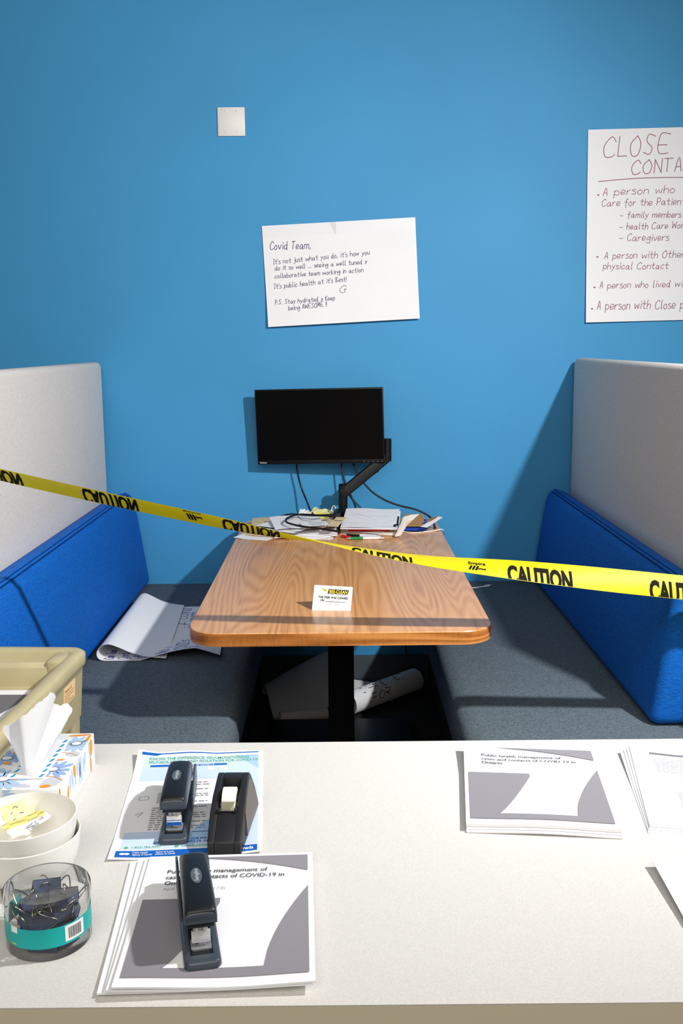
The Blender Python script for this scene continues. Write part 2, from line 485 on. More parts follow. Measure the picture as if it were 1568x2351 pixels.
def booth(side, x_in, x_face, x_panel, y0s, y0c, y0p, label):
    """side=-1 left, +1 right; x_in seat edge by the table, x_face foot of the back cushion, x_panel inner face of the tall panel"""
    s = side; t = thing('booth_bench', label, 'bench', ((x_in+x_panel)/2, (y0s+4.04)/2, 0))
    xo = x_panel
    # upholstered seat, softly bulging towards the table
    prof = [(x_in+s*.02, .27), (x_in+s*.004, .33), (x_in, .38), (x_in+s*.004, .425), (x_in+s*.02, .446), (x_in+s*.06, .45), (xo, .45), (xo, .27)]
    MB().prism(prof, y0s, 4.045, axis='Y').build('seat', M_SEAT, t, bevel=.022, seg=3, bevel_angle=50, smooth=50)
    MB().box(min(x_in+s*.06, xo), max(x_in+s*.06, xo), y0s+.05, 4.045, 0, .268).build('plinth', M_PLINTH, t)
    # blue back cushion, wedge section with a rounded top
    h = .838
    prof = [(x_face, .452), (x_face+s*.035, .70), (x_face+s*.052, h-.035), (x_face+s*.066, h-.01), (x_face+s*.085, h), (xo-s*.03, h-.012), (xo-s*.002, h-.022), (xo-s*.002, .452)]
    c = MB().prism(prof, y0c, 4.03, axis='Y').build('back_cushion', M_CUSH, t, bevel=.045, seg=4, bevel_angle=60, smooth=60)
    sm = MB()
    for d in (0, .012):
        sm.tube([(x_face+s*(.067+d), y0c+.06, h-.008+d*.3), (x_face+s*(.067+d), 3.2, h-.008+d*.3), (x_face+s*(.067+d), 3.97, h-.008+d*.3)], .0021, n=6, smooth=2)
    sm.build('seam', M_SEAM, c)
    # tall cloth covered panel behind the cushion
    MB().box(min(xo, xo+s*.062), max(xo, xo+s*.062), y0p, 4.035, .04, 1.362).build('back_panel', M_PANEL, t, bevel=.022, seg=4)
    sp = MB()
    return t
booth(-1, -.285, -.792, -.955, 2.26, 2.25, 2.22, 'booth bench left of the wooden table, its pale back panel brightly lit')
booth(+1, .302, .784, .935, 2.27, 2.42, 2.26, 'booth bench right of the wooden table, its back panel in grey shade')

# ================================================================ booth table
M_OAK = wood('oak_veneer', [(.15, (176, 114, 64)), (.40, (214, 151, 92)), (.6, (226, 165, 106)), (.85, (236, 180, 124))], .3, sc=(3.6, .34, 3.6), k=150, coat=.12, fibre=.62)
M_OAKEDGE = wood('oak_edge_band', [(.2, (156, 92, 38)), (.5, (204, 130, 64)), (.8, (224, 154, 84))], .4, sc=(.5, 2, 14), k=40)
TZ = .725
t = thing('booth_table', 'wood grain booth table with rounded corners between the two benches', 'table', (-.006, 3.19, 0))
lo = [rrect(-.389, .378, 2.372, 3.992, z, .085, 8) for z in (TZ-.002, TZ)]
lo[1] = rrect(-.3875, .3765, 2.3735, 3.9905, TZ, .0835, 8)
MB().loft(lo).build('tabletop', M_OAK, t, smooth=40)
MB().loft([rrect(-.389, .378, 2.372, 3.992, z, .085, 8) for z in (TZ-.034, TZ-.002)]).build('edge_band', M_OAKEDGE, t, smooth=40)
MB().box(-.048, .036, 3.10, 3.19, .03, TZ-.03).build('column', M_BLACKM, t, bevel=.004)
MB().box(-.12, .11, 2.9, 3.4, TZ-.05, TZ-.033).build('mounting_plate', M_BLACKM, t, bevel=.003)
MB().box(-.27, .25, 2.86, 3.58, 0, .03).build('base_plate', M_BLACKM, t, bevel=.004)

# ================================================================ foreground desk
DZ = .745
M_DESK = mat('speckled_laminate', (211, 208, 203), .5, .3, noise=(520, .06))
t = thing('desk', 'off-white speckled laminate desk across the foreground', 'desk', (.55, 1.29, 0))
MB().loft([rrect(-.57, 1.7, .943, 1.642, z, .004, 2) for z in (DZ-.001, DZ)]).build('desktop', M_DESK, t)
MB().loft([rrect(-.57, 1.7, .943, 1.642, z, .004, 2) for z in (DZ-.03, DZ-.0015)]).build('edge_band', mat('taupe_edge_band', (214, 204, 176), .5, .4), t)
for x in (-.52, 1.64):
    MB().box(x-.02, x+.02, 1.0, 1.6, 0, DZ-.03).build('leg', mat('desk_leg_grey', (90, 90, 92), .5), t, bevel=.003)
MB().box(-.50, 1.62, 1.56, 1.575, .3, DZ-.03).build('modesty_panel', mat('dark_panel', (36, 36, 38), .6), t)

# ================================================================ things on the wall
t = thing('wall_plate', 'blank white square cover plate with screws on the blue wall', 'wall plate', (-.414, WY, 2.224))
MB().box(-.4665, -.3605, WY-.007, WY, 2.224, 2.331).build('plate', mat('ivory_plastic', (236, 233, 228), .35, .5), t, bevel=.003)
for x in (-.435, -.393):
    for z in (2.239, 2.317):
        mb = MB(); mb.lathe([(.0032, 0), (.003, .0012), (0.0005, .0014)], n=14, T=Matrix.Translation((x, WY-.007, z)) @ Matrix.Rotation(PI/2, 4, 'X'))
        mb.box(x-.0026, x+.0026, WY-.0087, WY-.0083, z-.0004, z+.0004)
        mb.build('screw', mat('ivory_screw', (214, 211, 205), .3, .5), t)

# the note to the team
TL, TR, BL = Vector((-0.3038, 4.0560, 1.8857)), Vector((0.2949, 4.0560, 1.9137)), Vector((-0.2898, 4.0560, 1.4993))
ax = (TR-TL).normalized(); ay = Vector((-ax.z*-1, 0, -ax.x)); ay = Vector((ax.z, 0, -ax.x))
sh = Sheet(TL, ax, ay, .605, .392, lambda u, v: .001+.016*v*v*v+.004*u*v*(1-u))
sh.build('note_poster', M_PAPER, t=.0005, nu=16, nv=16)
tag(sh.o, 'landscape white note with dark handwriting taped to the middle of the wall', 'poster')
W_ = lambda a, b, tx, cap, pw=.0019: ('hand', tx, sh.uv(a), sh.uv(b), cap, pw)
sh.ink('handwriting', M_INK, [
    W_((-0.2731, 4.0560, 1.7955), (-0.1129, 4.0560, 1.7974), 'Covid Team,', .029, .0024),
    W_((-0.2605, 4.0560, 1.7384), (0.1195, 4.0560, 1.7737), "It's not just what you do, it's how you", .0185),
    W_((-0.2558, 4.0560, 1.7148), (0.1090, 4.0560, 1.7385), 'do it so well ... seeing a well tuned &', .0175),
    W_((-0.2564, 4.0560, 1.6845), (0.0950, 4.0560, 1.7067), 'collaborative team working in action', .0175),
    W_((-0.2590, 4.0560, 1.6439), (0.0273, 4.0560, 1.6701), "It's public health at it's Best!", .0185),
    W_((0.0009, 4.0560, 1.6264), (0.0252, 4.0560, 1.6295), 'G', .025),
    W_((-0.2567, 4.0560, 1.5827), (-0.0184, 4.0560, 1.5977), 'P.S. Stay hydrated & Keep', .0175),
    W_((-0.2033, 4.0560, 1.5584), (-0.0517, 4.0560, 1.5741), 'being AWESOME !!', .018)])
sh.ink('adhesive_strip', mat('adhesive_strip_white', (236, 236, 240), .35, .5), [('band', .002, .603, .002, .043, 20, 4)], e=.0003)
sh.ink('tape_tab', mat('matte_tape', (214, 214, 216), .3, .5), [('poly', [(.268, .0), (.292, .0), (.290, .047), (.285, .047)])], e=.0006)

# flip-chart page on the right
TL, TR, BL = Vector((0.9694, 4.0540, 2.2355)), Vector((1.3374, 4.0540, 2.2420)), Vector((0.9880, 4.0540, 1.5051))
ax = (TR-TL).normalized(); ay = Vector((ax.z, 0, -ax.x))
sh = Sheet(TL, ax, ay, .635, .735, lambda u, v: .001+.010*max(0, v-.6)**2*4*max(0, 1-u*2)**2+.003*v)
sh.build('flip_chart_page', M_PAPER, t=.0005, nu=16, nv=20)
tag(sh.o, 'tall white flip-chart page with plum marker writing, cut by the right edge', 'poster')
items = [W_((1.0304, 4.0540, 2.1348), (1.2828, 4.0540, 2.1440), 'CLOSE', .072, .003), W_((1.1434, 4.0540, 2.0671), (1.4671, 4.0540, 2.0904), 'CONTACTS', .050, .003),
    ('line', [sh.uv((1.0166, 4.0540, 2.0420)), sh.uv((1.1287, 4.0540, 2.0509)), sh.uv((1.2477, 4.0540, 2.0548)), sh.uv((1.4691, 4.0540, 2.0545))], .003)]
items += [W_((1.0355, 4.0540, 1.9894), (1.3151, 4.0540, 1.9985), 'A person who', 0.0292, .0024),
    W_((1.0318, 4.0540, 1.9483), (1.4608, 4.0540, 1.9545), 'Care for the Patient in the', 0.0267, .0024),
    W_((1.1053, 4.0540, 1.9047), (1.3435, 4.0540, 1.9043), '- family members', 0.0232, .0024),
    W_((1.1053, 4.0540, 1.8599), (1.4107, 4.0540, 1.8639), '- health Care Workers', 0.0241, .0024),
    W_((1.1052, 4.0540, 1.8167), (1.2996, 4.0540, 1.8166), '- Caregivers', 0.0275, .0024),
    W_((1.0491, 4.0540, 1.7486), (1.4785, 4.0540, 1.7515), 'A person with Other direct', 0.0267, .0024),
    W_((1.0454, 4.0540, 1.7083), (1.3029, 4.0540, 1.7077), 'physical Contact', 0.0258, .0024),
    W_((1.0341, 4.0540, 1.6341), (1.4603, 4.0540, 1.6388), 'A person who lived with the', 0.0258, .0024),
    W_((1.0265, 4.0540, 1.5509), (1.5099, 4.0540, 1.5552), 'A person with Close prolonged', 0.034, .0026),
    ('line', [sh.uv((1.0149, 4.0540, 1.9912)), sh.uv((1.0184, 4.0540, 1.9912))], .005),
    ('line', [sh.uv((1.0196, 4.0540, 1.7556)), sh.uv((1.0230, 4.0540, 1.7555))], .005),
    ('line', [sh.uv((1.0115, 4.0540, 1.6377)), sh.uv((1.0149, 4.0540, 1.6377))], .005),
    ('line', [sh.uv((1.0038, 4.0540, 1.5545)), sh.uv((1.0073, 4.0540, 1.5545))], .005),
    ]
sh.ink('handwriting', M_PURPLE, items)

# ================================================================ monitor on its arm
B_, R_ = Vector((-.333, 3.985, .953)), None
P00, P10, P01 = Vector((-0.3350, 3.9850, 0.9485)), Vector((0.1730, 3.9300, 0.9575)), Vector((-0.3531, 3.9750, 1.2523))
mx = (P10-P00).normalized(); mz = (P01-P00); mz = (mz - mx*mz.dot(mx)).normalized(); my = mz.cross(mx).normalized()   # my away from the viewer
if my.y < 0: my = -my
MW, MH = (P10-P00).length, .300
MT = Matrix((( mx.x, my.x, mz.x, P00.x), (mx.y, my.y, mz.y, P00.y), (mx.z, my.z, mz.z, P00.z), (0, 0, 0, 1)))
t = thing('monitor', 'black flat screen with thin bezel tilted above the back of the booth table', 'monitor', (P00.x+.25, 3.99, .95))
MB().box(0, MW, 0, .014, 0, MH, MT).build('housing', M_BLACKM, t, bevel=.003)
MB().box(.10, MW-.10, .0145, .034, .03, .21, MT).build('rear_cover', M_BLACKM, t, bevel=.008, seg=3)
MB().box(.004, MW-.004, -.0012, -.0002, .016, MH-.005, MT).build('screen', mat('dark_screen_glass', (2, 2, 3), .35, .12), t)
MB().box(.002, MW-.002, -.0018, -.0003, .0015, .0158, MT).build('lower_bezel', mat('bezel_black', (9, 9, 10), .5, .2), t, bevel=.0005)
scr = Sheet(MT @ Vector((0, -.0022, MH)), mx, -mz, MW, MH)
scr.ink('logo', mat('logo_silver', (205, 205, 208), .5), [('text', 'ThinkVision', .0085, MH-.0052, .0085, .029, .02)], e=.0002, parent=t)
bt = MB()
for k in range(5): bt.box(MW-.085+k*.018, MW-.078+k*.018, -.0024, -.0018, .006, .009, MT)
bt.build('button_marks', mat('button_grey', (70, 70, 72), .5), t)

t = thing('monitor_stand', 'black post and diagonal arm clamped to the table back holding the screen', 'monitor stand', (.007, 3.93, .725))
mb = MB(); mb.box(-.04, .055, 3.90, 3.985, TZ+.0005, TZ+.012); mb.box(-.02, .035, 3.9925, 4.0, TZ-.06, TZ+.010); mb.box(-.02, .035, 3.93, 4.0, TZ-.065, TZ-.045)
mb.build('clamp', M_BLACKM, t, bevel=.002)
MB().lathe([(.0175, .0), (.0175, .05), (.0165, .0505), (.0165, .052), (.0175, .0525), (.0175, .135), (.015, .138)], c=(.007, 3.93, TZ+.012), n=28).build('post', M_BLACKM, t)
# flat diagonal link
A0, A1 = Vector((.008, 3.925, .840)), Vector((.178, 3.955, .975))
d = (A1-A0).normalized(); w = Vector((-d.z, 0, d.x)).normalized()*.021; e = Vector((0, .013, 0))
mb = MB()
V = []
for q in (A0-d*.012, A0+d*.02, A1-d*.02, A1+d*.014):
    for a, b in ((-1, -1), (1, -1), (1, 1), (-1, 1)): V.append(q+w*a+e*b)
mb.loft([V[i*4:i*4+4] for i in range(4)]); mb.build('diagonal_link', M_BLACKM, t, bevel=.005, seg=3)
mb = MB(); mb.lathe([(.0175, 0), (.0175, .042), (.0165, .0425), (.0165, .0445), (.0175, .045), (.0175, .088), (.015, .09)], c=(.184, 3.957, .962), n=28)
mb.build('elbow_joint', M_BLACKM, t)
MB().tube([(.184, 3.957, 1.03), (.13, 3.99, 1.05), (.06, 4.01, 1.08), (-.02, 4.020, 1.10)], .011, n=10).build('tilt_head', M_BLACKM, t)

# ================================================================ cables
def cable(name, pts, r, m, label, sm=8):
    o = MB().tube(pts, r, n=8, smooth=sm).build(name, m, loc=pts[len(pts)//2], smooth=60)
    return tag(o, label, 'cable')
cable('monitor_cable', [(-.17, 4.008, .99), (-0.1801, 4.0120, 0.9456), (-0.1756, 4.0150, 0.9024), (-0.1621, 4.0100, 0.8494), (-0.1408, 3.9850, 0.7993), (-0.1264, 3.9600, 0.7676), (-0.1040, 3.7728, 0.7750)], .0036, M_CABLE, 'black cable dropping from the left half of the screen onto the papers')
cable('monitor_cable', [(.005, 4.01, .99), (0.0017, 4.0000, 0.9454), (0.0084, 3.9900, 0.9041), (0.0237, 3.9750, 0.8528), (0.0443, 3.9600, 0.8105), (0.0580, 3.9550, 0.7703), (.058, 3.955, .737)], .0036, M_CABLE, 'black cable hanging from the screen just right of the arm post')
cable('monitor_cable', [(.05, 4.0, .99), (0.0506, 3.9700, 0.9486), (0.0727, 3.9500, 0.9017), (0.1157, 3.9400, 0.8482), (0.1675, 3.9300, 0.8123), (0.2281, 3.9250, 0.7879), (0.2974, 3.9200, 0.7704), (0.3445, 3.9200, 0.7471), (0.3646, 3.9100, 0.7239), (0.3568, 3.7357, 0.7300)], .0040, M_CABLE, 'black cable sweeping right from the screen to the table corner')
cable('monitor_cable', [(-0.0145, 3.4615, 0.7720), (-0.0844, 3.4915, 0.7780), (-0.1474, 3.5157, 0.7820), (-0.1972, 3.5719, 0.7850), (-0.2049, 3.6280, 0.7880), (-0.1865, 3.6813, 0.7900), (-0.1552, 3.7181, 0.7900), (-0.0884, 3.6837, 0.7920), (-0.0316, 3.7308, 0.7850)], .0038, M_CABLE, 'black cable lying in a loop on top of the loose papers')
cable('monitor_cable', [(-0.2801, 3.9632, 0.7310), (-0.2352, 3.9522, 0.7450), (-0.1961, 3.8753, 0.7650), (-0.1376, 3.6863, 0.7920), (-0.0710, 3.6273, 0.8000), (-0.0322, 3.6065, 0.8000)], .0036, M_CABLE, 'black cable curving behind the loose papers at the table back')
cable('charging_cable', [(0.2224, 3.6841, 0.7275), (0.2695, 3.6557, 0.7275), (0.3115, 3.6711, 0.7275), (0.3457, 3.6869, 0.7275), (.383, 3.70, .7285), (0.3960, 3.7722, 0.6749), (0.3980, 3.6636, 0.6598), (0.4000, 3.5478, 0.6516), (.404, 3.62, .47), (0.4889, 3.9640, 0.4525), (0.5203, 3.9040, 0.4525), (0.5527, 3.9101, 0.4525), (0.5758, 3.9238, 0.4525)], .0023, M_WCABLE, 'thin white charging cable draped over the right edge of the table', 6)
t = thing('charging_plug', 'white plug at the end of the charging cable on the right seat', 'plug', (0.5861, 3.9335, 0.4500))
a = Vector((0.5746, 3.9158, 0.4545)); b = Vector((0.5978, 3.9295, 0.4545)); d = (b-a).normalized()
MB().tube([a, a+d*.026], .0045, n=10, smooth=1).build('body', M_WCABLE, t)
MB().tube([a+d*.0265, a+d*.038], .0032, n=4, smooth=1).build('metal_tip', M_CHROME, t)
cable('power_cable', [(.35, 4.02, .5), (0.4714, 4.0000, 0.4862), (0.4948, 4.0443, 0.4700), (0.5201, 4.0724, 0.4650), (0.5354, 4.0765, 0.4545)], .004, M_CABLE, 'short black cord end on the right seat by the wall')
cable('power_cable', [(.20, 3.985, .69), (.205, 4.0, .55), (.22, 4.01, .40), (.24, 4.02, .30), (.262, 4.03, .20), (.268, 4.035, .13)], .004, M_CABLE, 'black cord hanging under the table back against the wall')
# ================================================================ loose papers on the table, left pile
def tsheet(name, label, cat, NL, NR, h, m, bump=None, t=.0005, nu=10, nv=10, group=None, skew=0):
    NL = Vector(NL); NR = Vector(NR); ax = (NR-NL); w = ax.length; ax.normalize()
    ay = Vector((ax.y, -ax.x, 0)); ay = (ay - ax*ay.dot(ax)).normalized()
    ay = (ay + Vector((0, 0, skew))).normalized(); ay = (ay - ax*ay.dot(ax)).normalized()
    s = Sheet(NL - ay*h, ax, ay, w, h, bump); s.build(name, m, t, nu, nv); tag(s.o, label, cat, group); return s
def textlines(s, x0, x1, y0, y1, n, hgt, rnd, frac=.75):
    """rows of tiny unreadable print"""
    it = []
    for i in range(n):
        v = y0 + (y1-y0)*i/max(1, n-1); u = x0
        end = x1 if rnd.random() < frac else x0 + (x1-x0)*rnd.uniform(.4, .9)
        while u < end:
            w = rnd.uniform(.004, .013)
            it.append(('band', u, min(u+w, end), v, v+hgt, 2, 1)); u += w + .0022
    return it
R = random.Random(3)
wav = lambda a: (lambda u, v: a*(math.sin(u*7+1)*.5+.5)*(v*v) )
s = tsheet('loose_sheet', 'white sheet poking out past the left edge of the table under the pile', 'paper', (-0.3970, 3.5840, 0.7262), (-0.2690, 3.5373, 0.7262), .20, M_PAPER, lambda u, v: .004*max(0, 1-u*3)*v)
s = tsheet('manila_folder', 'tan manila folder low in the left pile, its left edge showing', 'folder', (-0.3629, 3.6299, 0.7300), (-0.1339, 3.5525, 0.7300), .20, M_MANILA, t=.0012)
zs = .7315
for i in range(6):
    a = Vector((-0.2418, 3.5569, 0.7285)); b = Vector((-0.0294, 3.5552, 0.7285))
    a += Vector((R.uniform(-.010, .012), .012*i + R.uniform(-.006, .006), .003*i)); b += Vector((R.uniform(-.012, .014), .012*i + R.uniform(-.006, .006), .003*i))
    s = tsheet('loose_sheet', ['lowest white sheet at the front of the left paper pile', 'second white sheet up at the front of the left pile', 'third white sheet up at the front of the left pile', 'fourth white sheet up at the front of the left pile',
        'fifth white sheet up at the front of the left pile', 'topmost white sheet of the front bundle in the left pile'][i], 'paper', a, b, .25, M_PAPER,
        lambda u, v, i=i: .004*math.sin(u*5.2+.5+i*.2)*v+.001, t=.0016, nu=14, group='sheets in the front bundle of the left pile')
    if i == 5: s.ink('pencil_note', M_MIDINK, [('line', [(.13, .20), (.17, .198)], .0015)])
s = tsheet('manila_folder', 'open tan manila folder slanting across the top of the left pile', 'folder', (-0.3387, 3.6369, 0.7515), (-0.0119, 3.6544, 0.7535), .23, M_MANILA, lambda u, v: .012*(1-v)*u, t=.0014)
s = tsheet('printed_sheet', 'white sheet with a dark grey heading bar on the left pile', 'paper', (-0.3432, 3.6341, 0.7570), (-0.1760, 3.5146, 0.7570), .2, M_PAPER, lambda u, v: .008*(1-v))
s.ink('heading_bar', M_BLACKINK, [('poly', [(.018, .165), (.10, .165), (.10, .182), (.018, .182)])])
s.ink('printed_text', M_PALEINK, textlines(s, .03, .15, .06, .15, 5, .003, R))
s = tsheet('printed_sheet', 'large white sheet under the cable loop on the left pile', 'paper', (-0.2406, 3.5482, 0.7640), (-0.0578, 3.5804, 0.7660), .2, M_PAPER, lambda u, v: .012*(1-v)+.003*math.sin(u*6))
s.ink('printed_text', M_PALEINK, textlines(s, .03, .17, .05, .18, 7, .003, R))
s = tsheet('note_slip', 'small printed white slip on the tan folder beside the power adapter', 'paper', (-0.1375, 3.5417, 0.7755), (-0.0432, 3.5632, 0.7755), .085, M_PAPER, lambda u, v: .002*u)
s.ink('printed_text', M_MIDINK, textlines(s, .03, .09, .02, .07, 5, .003, R))
s = tsheet('name_card', 'tan card with a dark printed word leaning by the power adapter', 'card', (-0.0509, 3.5467, 0.7770), (-0.0130, 3.5361, 0.7770), .12, M_MANILA, lambda u, v: .012*(1-v), t=.001)
s.ink('printed_text', M_BLACKINK, [('text', 'bamo', .006, .055, .022, .030, .02)])
# crumpled notes at the back of the pile
def crumple(name, label, cat, TL, TR, BL, m, amp, seed, t=.0005):
    TL, TR, BL = Vector(TL), Vector(TR), Vector(BL); r = random.Random(seed); ph = [r.uniform(0, 6) for _ in range(4)]
    s = Sheet(TL, TR-TL, BL-TL, (TR-TL).length, (BL-TL).length, lambda u, v: amp*(math.sin(u*9+ph[0])*math.sin(v*7+ph[1])+.6*math.sin(u*17+v*9+ph[2])))
    s.build(name, m, t, 12, 10); tag(s.o, label, cat); return s
s = crumple('legal_pad_sheet', 'pale yellow crumpled note sheet at the back of the left pile', 'paper', (-0.1081, 3.9400, 0.7797), (-0.0175, 3.9500, 0.7612), (-0.1347, 3.8400, 0.7688), M_YELLOWP, .004, 2)
s = crumple('legal_pad_sheet', 'lower yellow note sheet folded under the crumpled one', 'paper', (-0.0959, 3.8600, 0.7754), (-0.0138, 3.8700, 0.7642), (-0.1213, 3.7900, 0.7687), mat('yellow_paper_deep', (236, 222, 120), .75, .2), .003, 5)
s = crumple('torn_sheet', 'torn white scrap of paper standing at the back of the left pile', 'paper', (-0.1637, 3.9300, 0.7765), (-0.1289, 3.9300, 0.7691), (-0.1749, 3.8600, 0.7605), M_PAPER, .004, 8)
t = thing('power_adapter', 'black power adapter block wedged between the two paper piles', 'adapter', (-0.0176, 3.8831, 0.7270))
MB().box(-.032, -.004, 3.76, 3.88, .7265, .785).build('body', M_BLACK, t, bevel=.005, seg=3)
MB().tube([(-.018, 3.76, .755), (-.016, 3.735, .75), (-.012, 3.72, .735)], .005, n=8).build('strain_relief', M_CABLE, t)
cable('white_cord', [(-0.0155, 3.7500, 0.7375), (-0.0088, 3.8200, 0.7452), (-0.0138, 3.8600, 0.7660), (-0.0223, 3.8850, 0.7827), (-0.0292, 3.9000, 0.7926), (-0.0362, 3.9050, 0.7848), (-0.0398, 3.9000, 0.7699), (-0.0346, 3.8900, 0.7575)], .0022, M_WCABLE, 'thin white cord standing in a small loop beside the arm post', 6)

# ---------------------------------------------------------------- right pile
s = tsheet('cream_folder', 'cream card folder at the bottom of the right paper pile', 'folder', (-0.0072, 3.6516, 0.7275), (0.2045, 3.5991, 0.7275), .26, mat('cream_card', (238, 226, 204), .7, .2), lambda u, v: .002*u, t=.002)
for i, (lb, m, zz) in enumerate((('lower cream sheet under the red bound report', M_PAPER, .7325), ('cream divider card just under the red bound report', mat('cream_card_light', (242, 230, 206), .7, .2), .7362))):
    s = tsheet('loose_sheet', lb, 'paper', Vector((-0.0039, 3.6505, 0.7310)) + Vector((0, .012*i, zz-.731)), Vector((0.1985, 3.6066, 0.7310)) + Vector((0, .012*i, zz-.731)), .25, m, lambda u, v: .003*math.sin(u*4)*v, t=.0018)
t = thing('bound_report', 'report with a red spine under the top sheets of the right pile', 'report', (0.1072, 3.6694, 0.7380))
Pa, Pb = Vector((0.0204, 3.6330, 0.7440)), Vector((0.2049, 3.6068, 0.7440))
MB().box(Pa.x, Pb.x, Pa.y+.004, Pa.y+.24, .7385, .7475).build('pages', M_PAPER, t, bevel=.001)
MB().box(Pa.x+.002, Pa.x+.158, Pa.y-.001, Pa.y+.004, .739, .748).build('red_spine', M_RED, t, bevel=.001)
lb = MB()
for k in range(7): lb.box(Pa.x+.166+k*.005, Pa.x+.168+k*.005+.001*(k % 2), Pa.y+.0032, Pa.y+.0038, .741, .745)
lb.build('barcode_mark', M_GREYINK, t)
s = tsheet('printed_sheet', 'second white sheet of the right pile, just under the top one', 'paper', (-0.0054, 3.6187, 0.7535), (0.2093, 3.5994, 0.7535), .26, M_PAPER, lambda u, v: .022*(1-v)**1.5, t=.003)
s = tsheet('printed_sheet', 'top white sheet of the right pile with faint grey diagram lines', 'paper', (-0.0053, 3.6201, 0.7565), (0.2046, 3.6010, 0.7565), .27, M_PAPER, lambda u, v: .026*(1-v)**1.4+.002*math.sin(u*6), t=.0006, nu=14)
s.ink('printed_text', M_PALEINK, textlines(s, .03, .20, .19, .25, 4, .0022, R) + [('line', [(.02, .09), (.09, .10), (.17, .095)], .002), ('line', [(.05, .07), (.13, .16)], .0016), ('line', [(.04, .12), (.11, .17)], .0014)])
s.ink('tab_marks', M_BLACKINK, [('poly', [(.206, .10), (.213, .10), (.213, .23), (.206, .23)]), ('poly', [(.195, .21), (.206, .21), (.206, .25), (.195, .25)])])
# cream cover curling up at the right
TL, TR, BL = Vector((0.2276, 3.6122, 0.7950)), Vector((0.2880, 3.6462, 0.8000)), Vector((0.1974, 3.5581, 0.7420))
s = Sheet(TL, TR-TL, (BL-TL)-(TR-TL).normalized()*((BL-TL).dot((TR-TL).normalized())), (TR-TL).length, .26, lambda u, v: .016*u*(1-v))
V = []
cov = [[TL, TL.lerp(TR, .5)+Vector((0, 0, .003)), TR], [Vector((0.2189, 3.6005, 0.7760)), Vector((0.2384, 3.5801, 0.7860)), Vector((0.2646, 3.5905, 0.7920))], [Vector((0.2084, 3.5841, 0.7580)), Vector((0.2218, 3.5686, 0.7640)), Vector((0.2398, 3.6008, 0.7660))], [BL+Vector((-.004, 0, -.008)), BL+Vector((.004, .004, -.009)), BL+Vector((.018, .010, -.006))]]
mb = MB(); F = []
for dz in (0, -.0015): V += [p+Vector((0, 0, dz)) for r in cov for p in r]
for k in (0, 12):
    for j in range(3):
        for i in range(2): F.append((k+j*3+i, k+j*3+i+1, k+j*3+i+4, k+j*3+i+3))
bd = [0, 1, 2, 5, 8, 11, 10, 9, 6, 3]
for i in range(10): a, b = bd[i], bd[(i+1) % 10]; F.append((a, b, b+12, a+12))
mb.add(V, F); o = mb.build('folder_cover', mat('ivory_card', (248, 243, 230), .7, .2), loc=(BL.x, BL.y, .73), smooth=60)
tag(o, 'cream folder cover curling up at the right end of the right pile', 'folder cover')
s = tsheet('kraft_envelope', 'brown kraft envelope at the back right corner of the table', 'envelope', (0.2360, 3.6925, 0.7475), (0.3113, 3.6888, 0.7475), .13, M_KRAFT, lambda u, v: .022*(1-v), t=.003)
s = tsheet('blue_binder', 'blue card binder sticking out under the kraft envelope', 'binder', (0.2192, 3.6852, 0.7390), (0.3132, 3.6717, 0.7390), .20, M_BLUECARD, t=.008)
s.ink('ring_hole', M_WHITEPL, [('poly', [(.085+.004*math.cos(a*PI/4), .192+.004*math.sin(a*PI/4)) for a in range(8)])])
s = tsheet('blue_binder', 'lower flat blue folder at the right edge of the pile', 'binder', (0.2659, 3.7184, 0.7290), (0.3219, 3.7157, 0.7290), .16, M_BLUECARD, t=.003)
s = tsheet('note_slip', 'white slip crossing the kraft envelope near the table corner', 'paper', (0.2948, 3.6473, 0.7520), (0.3159, 3.6285, 0.7520), .10, M_PAPER, lambda u, v: .025*(1-v))
s = tsheet('kraft_tag', 'small brown tag with a white border at the back right table corner', 'tag', (0.3082, 3.6918, 0.7620), (0.3351, 3.6642, 0.7750), .05, M_KRAFT, lambda u, v: .01*(1-v), t=.001)
# ---------------------------------------------------------------- pens
def pen(label, a, b, grip, barrel, clip):
    a, b = Vector(a), Vector(b); t = thing('ballpoint_pen', label, 'pen', (a.x, a.y, TZ)); d = b-a; L = d.length; d.normalize()
    P = lambda f: a+d*L*f
    MB().tube([P(0), P(.11)], lambda f: .0012+.0035*f, n=10, smooth=3).build('tip', M_CHROME, t)
    MB().tube([P(.11), P(.44)], .0052, n=12, smooth=4).build('grip', grip, t)
    MB().tube([P(.44), P(.86)], .0050, n=12, smooth=4).build('barrel', barrel, t)
    MB().tube([P(.86), P(.94)], lambda f: .005-.002*f, n=12, smooth=3).build('collar', M_CHROME, t)
    MB().tube([P(.94), P(1)], .0026, n=10, smooth=2).build('button', clip, t)
    k = Vector((0, 0, .0062)); MB().tube([P(.60)+k, P(.88)+k, P(.9)+k*.5], .0011, n=6, smooth=2).build('clip', M_CHROME, t)
    return t
pen('ballpoint pen with a green grip and white barrel, nearest of the pens', (0.0165, 3.5430, 0.7305), (0.1540, 3.5447, 0.7305), M_GREEN, M_WHITEPL, M_CHROME)
pen('ballpoint pen with a black grip and white and blue barrel behind the green one', (0.0025, 3.6100, 0.7305), (0.1487, 3.5697, 0.7305), M_BLACK, mat('lilac_barrel', (216, 214, 240), .35), M_CHROME)
t = thing('red_pen_cap', 'short red pen cap lying against the paper pile beside the pens', 'pen cap', (0.0153, 3.6124, 0.7250))
a, b = Vector((0.0008, 3.6017, 0.7305)), Vector((0.0341, 3.5668, 0.7305)); a.y -= .014; b.y -= .012
MB().tube([a, a.lerp(b, .8), b], lambda f: .0058-.0012*f, n=12, smooth=3).build('cap', M_RED, t)
MB().tube([a+Vector((0, -.0065, .001)), a.lerp(b, .9)+Vector((0, -.0065, .001))], .0012, n=6, smooth=2).build('clip', M_RED, t)

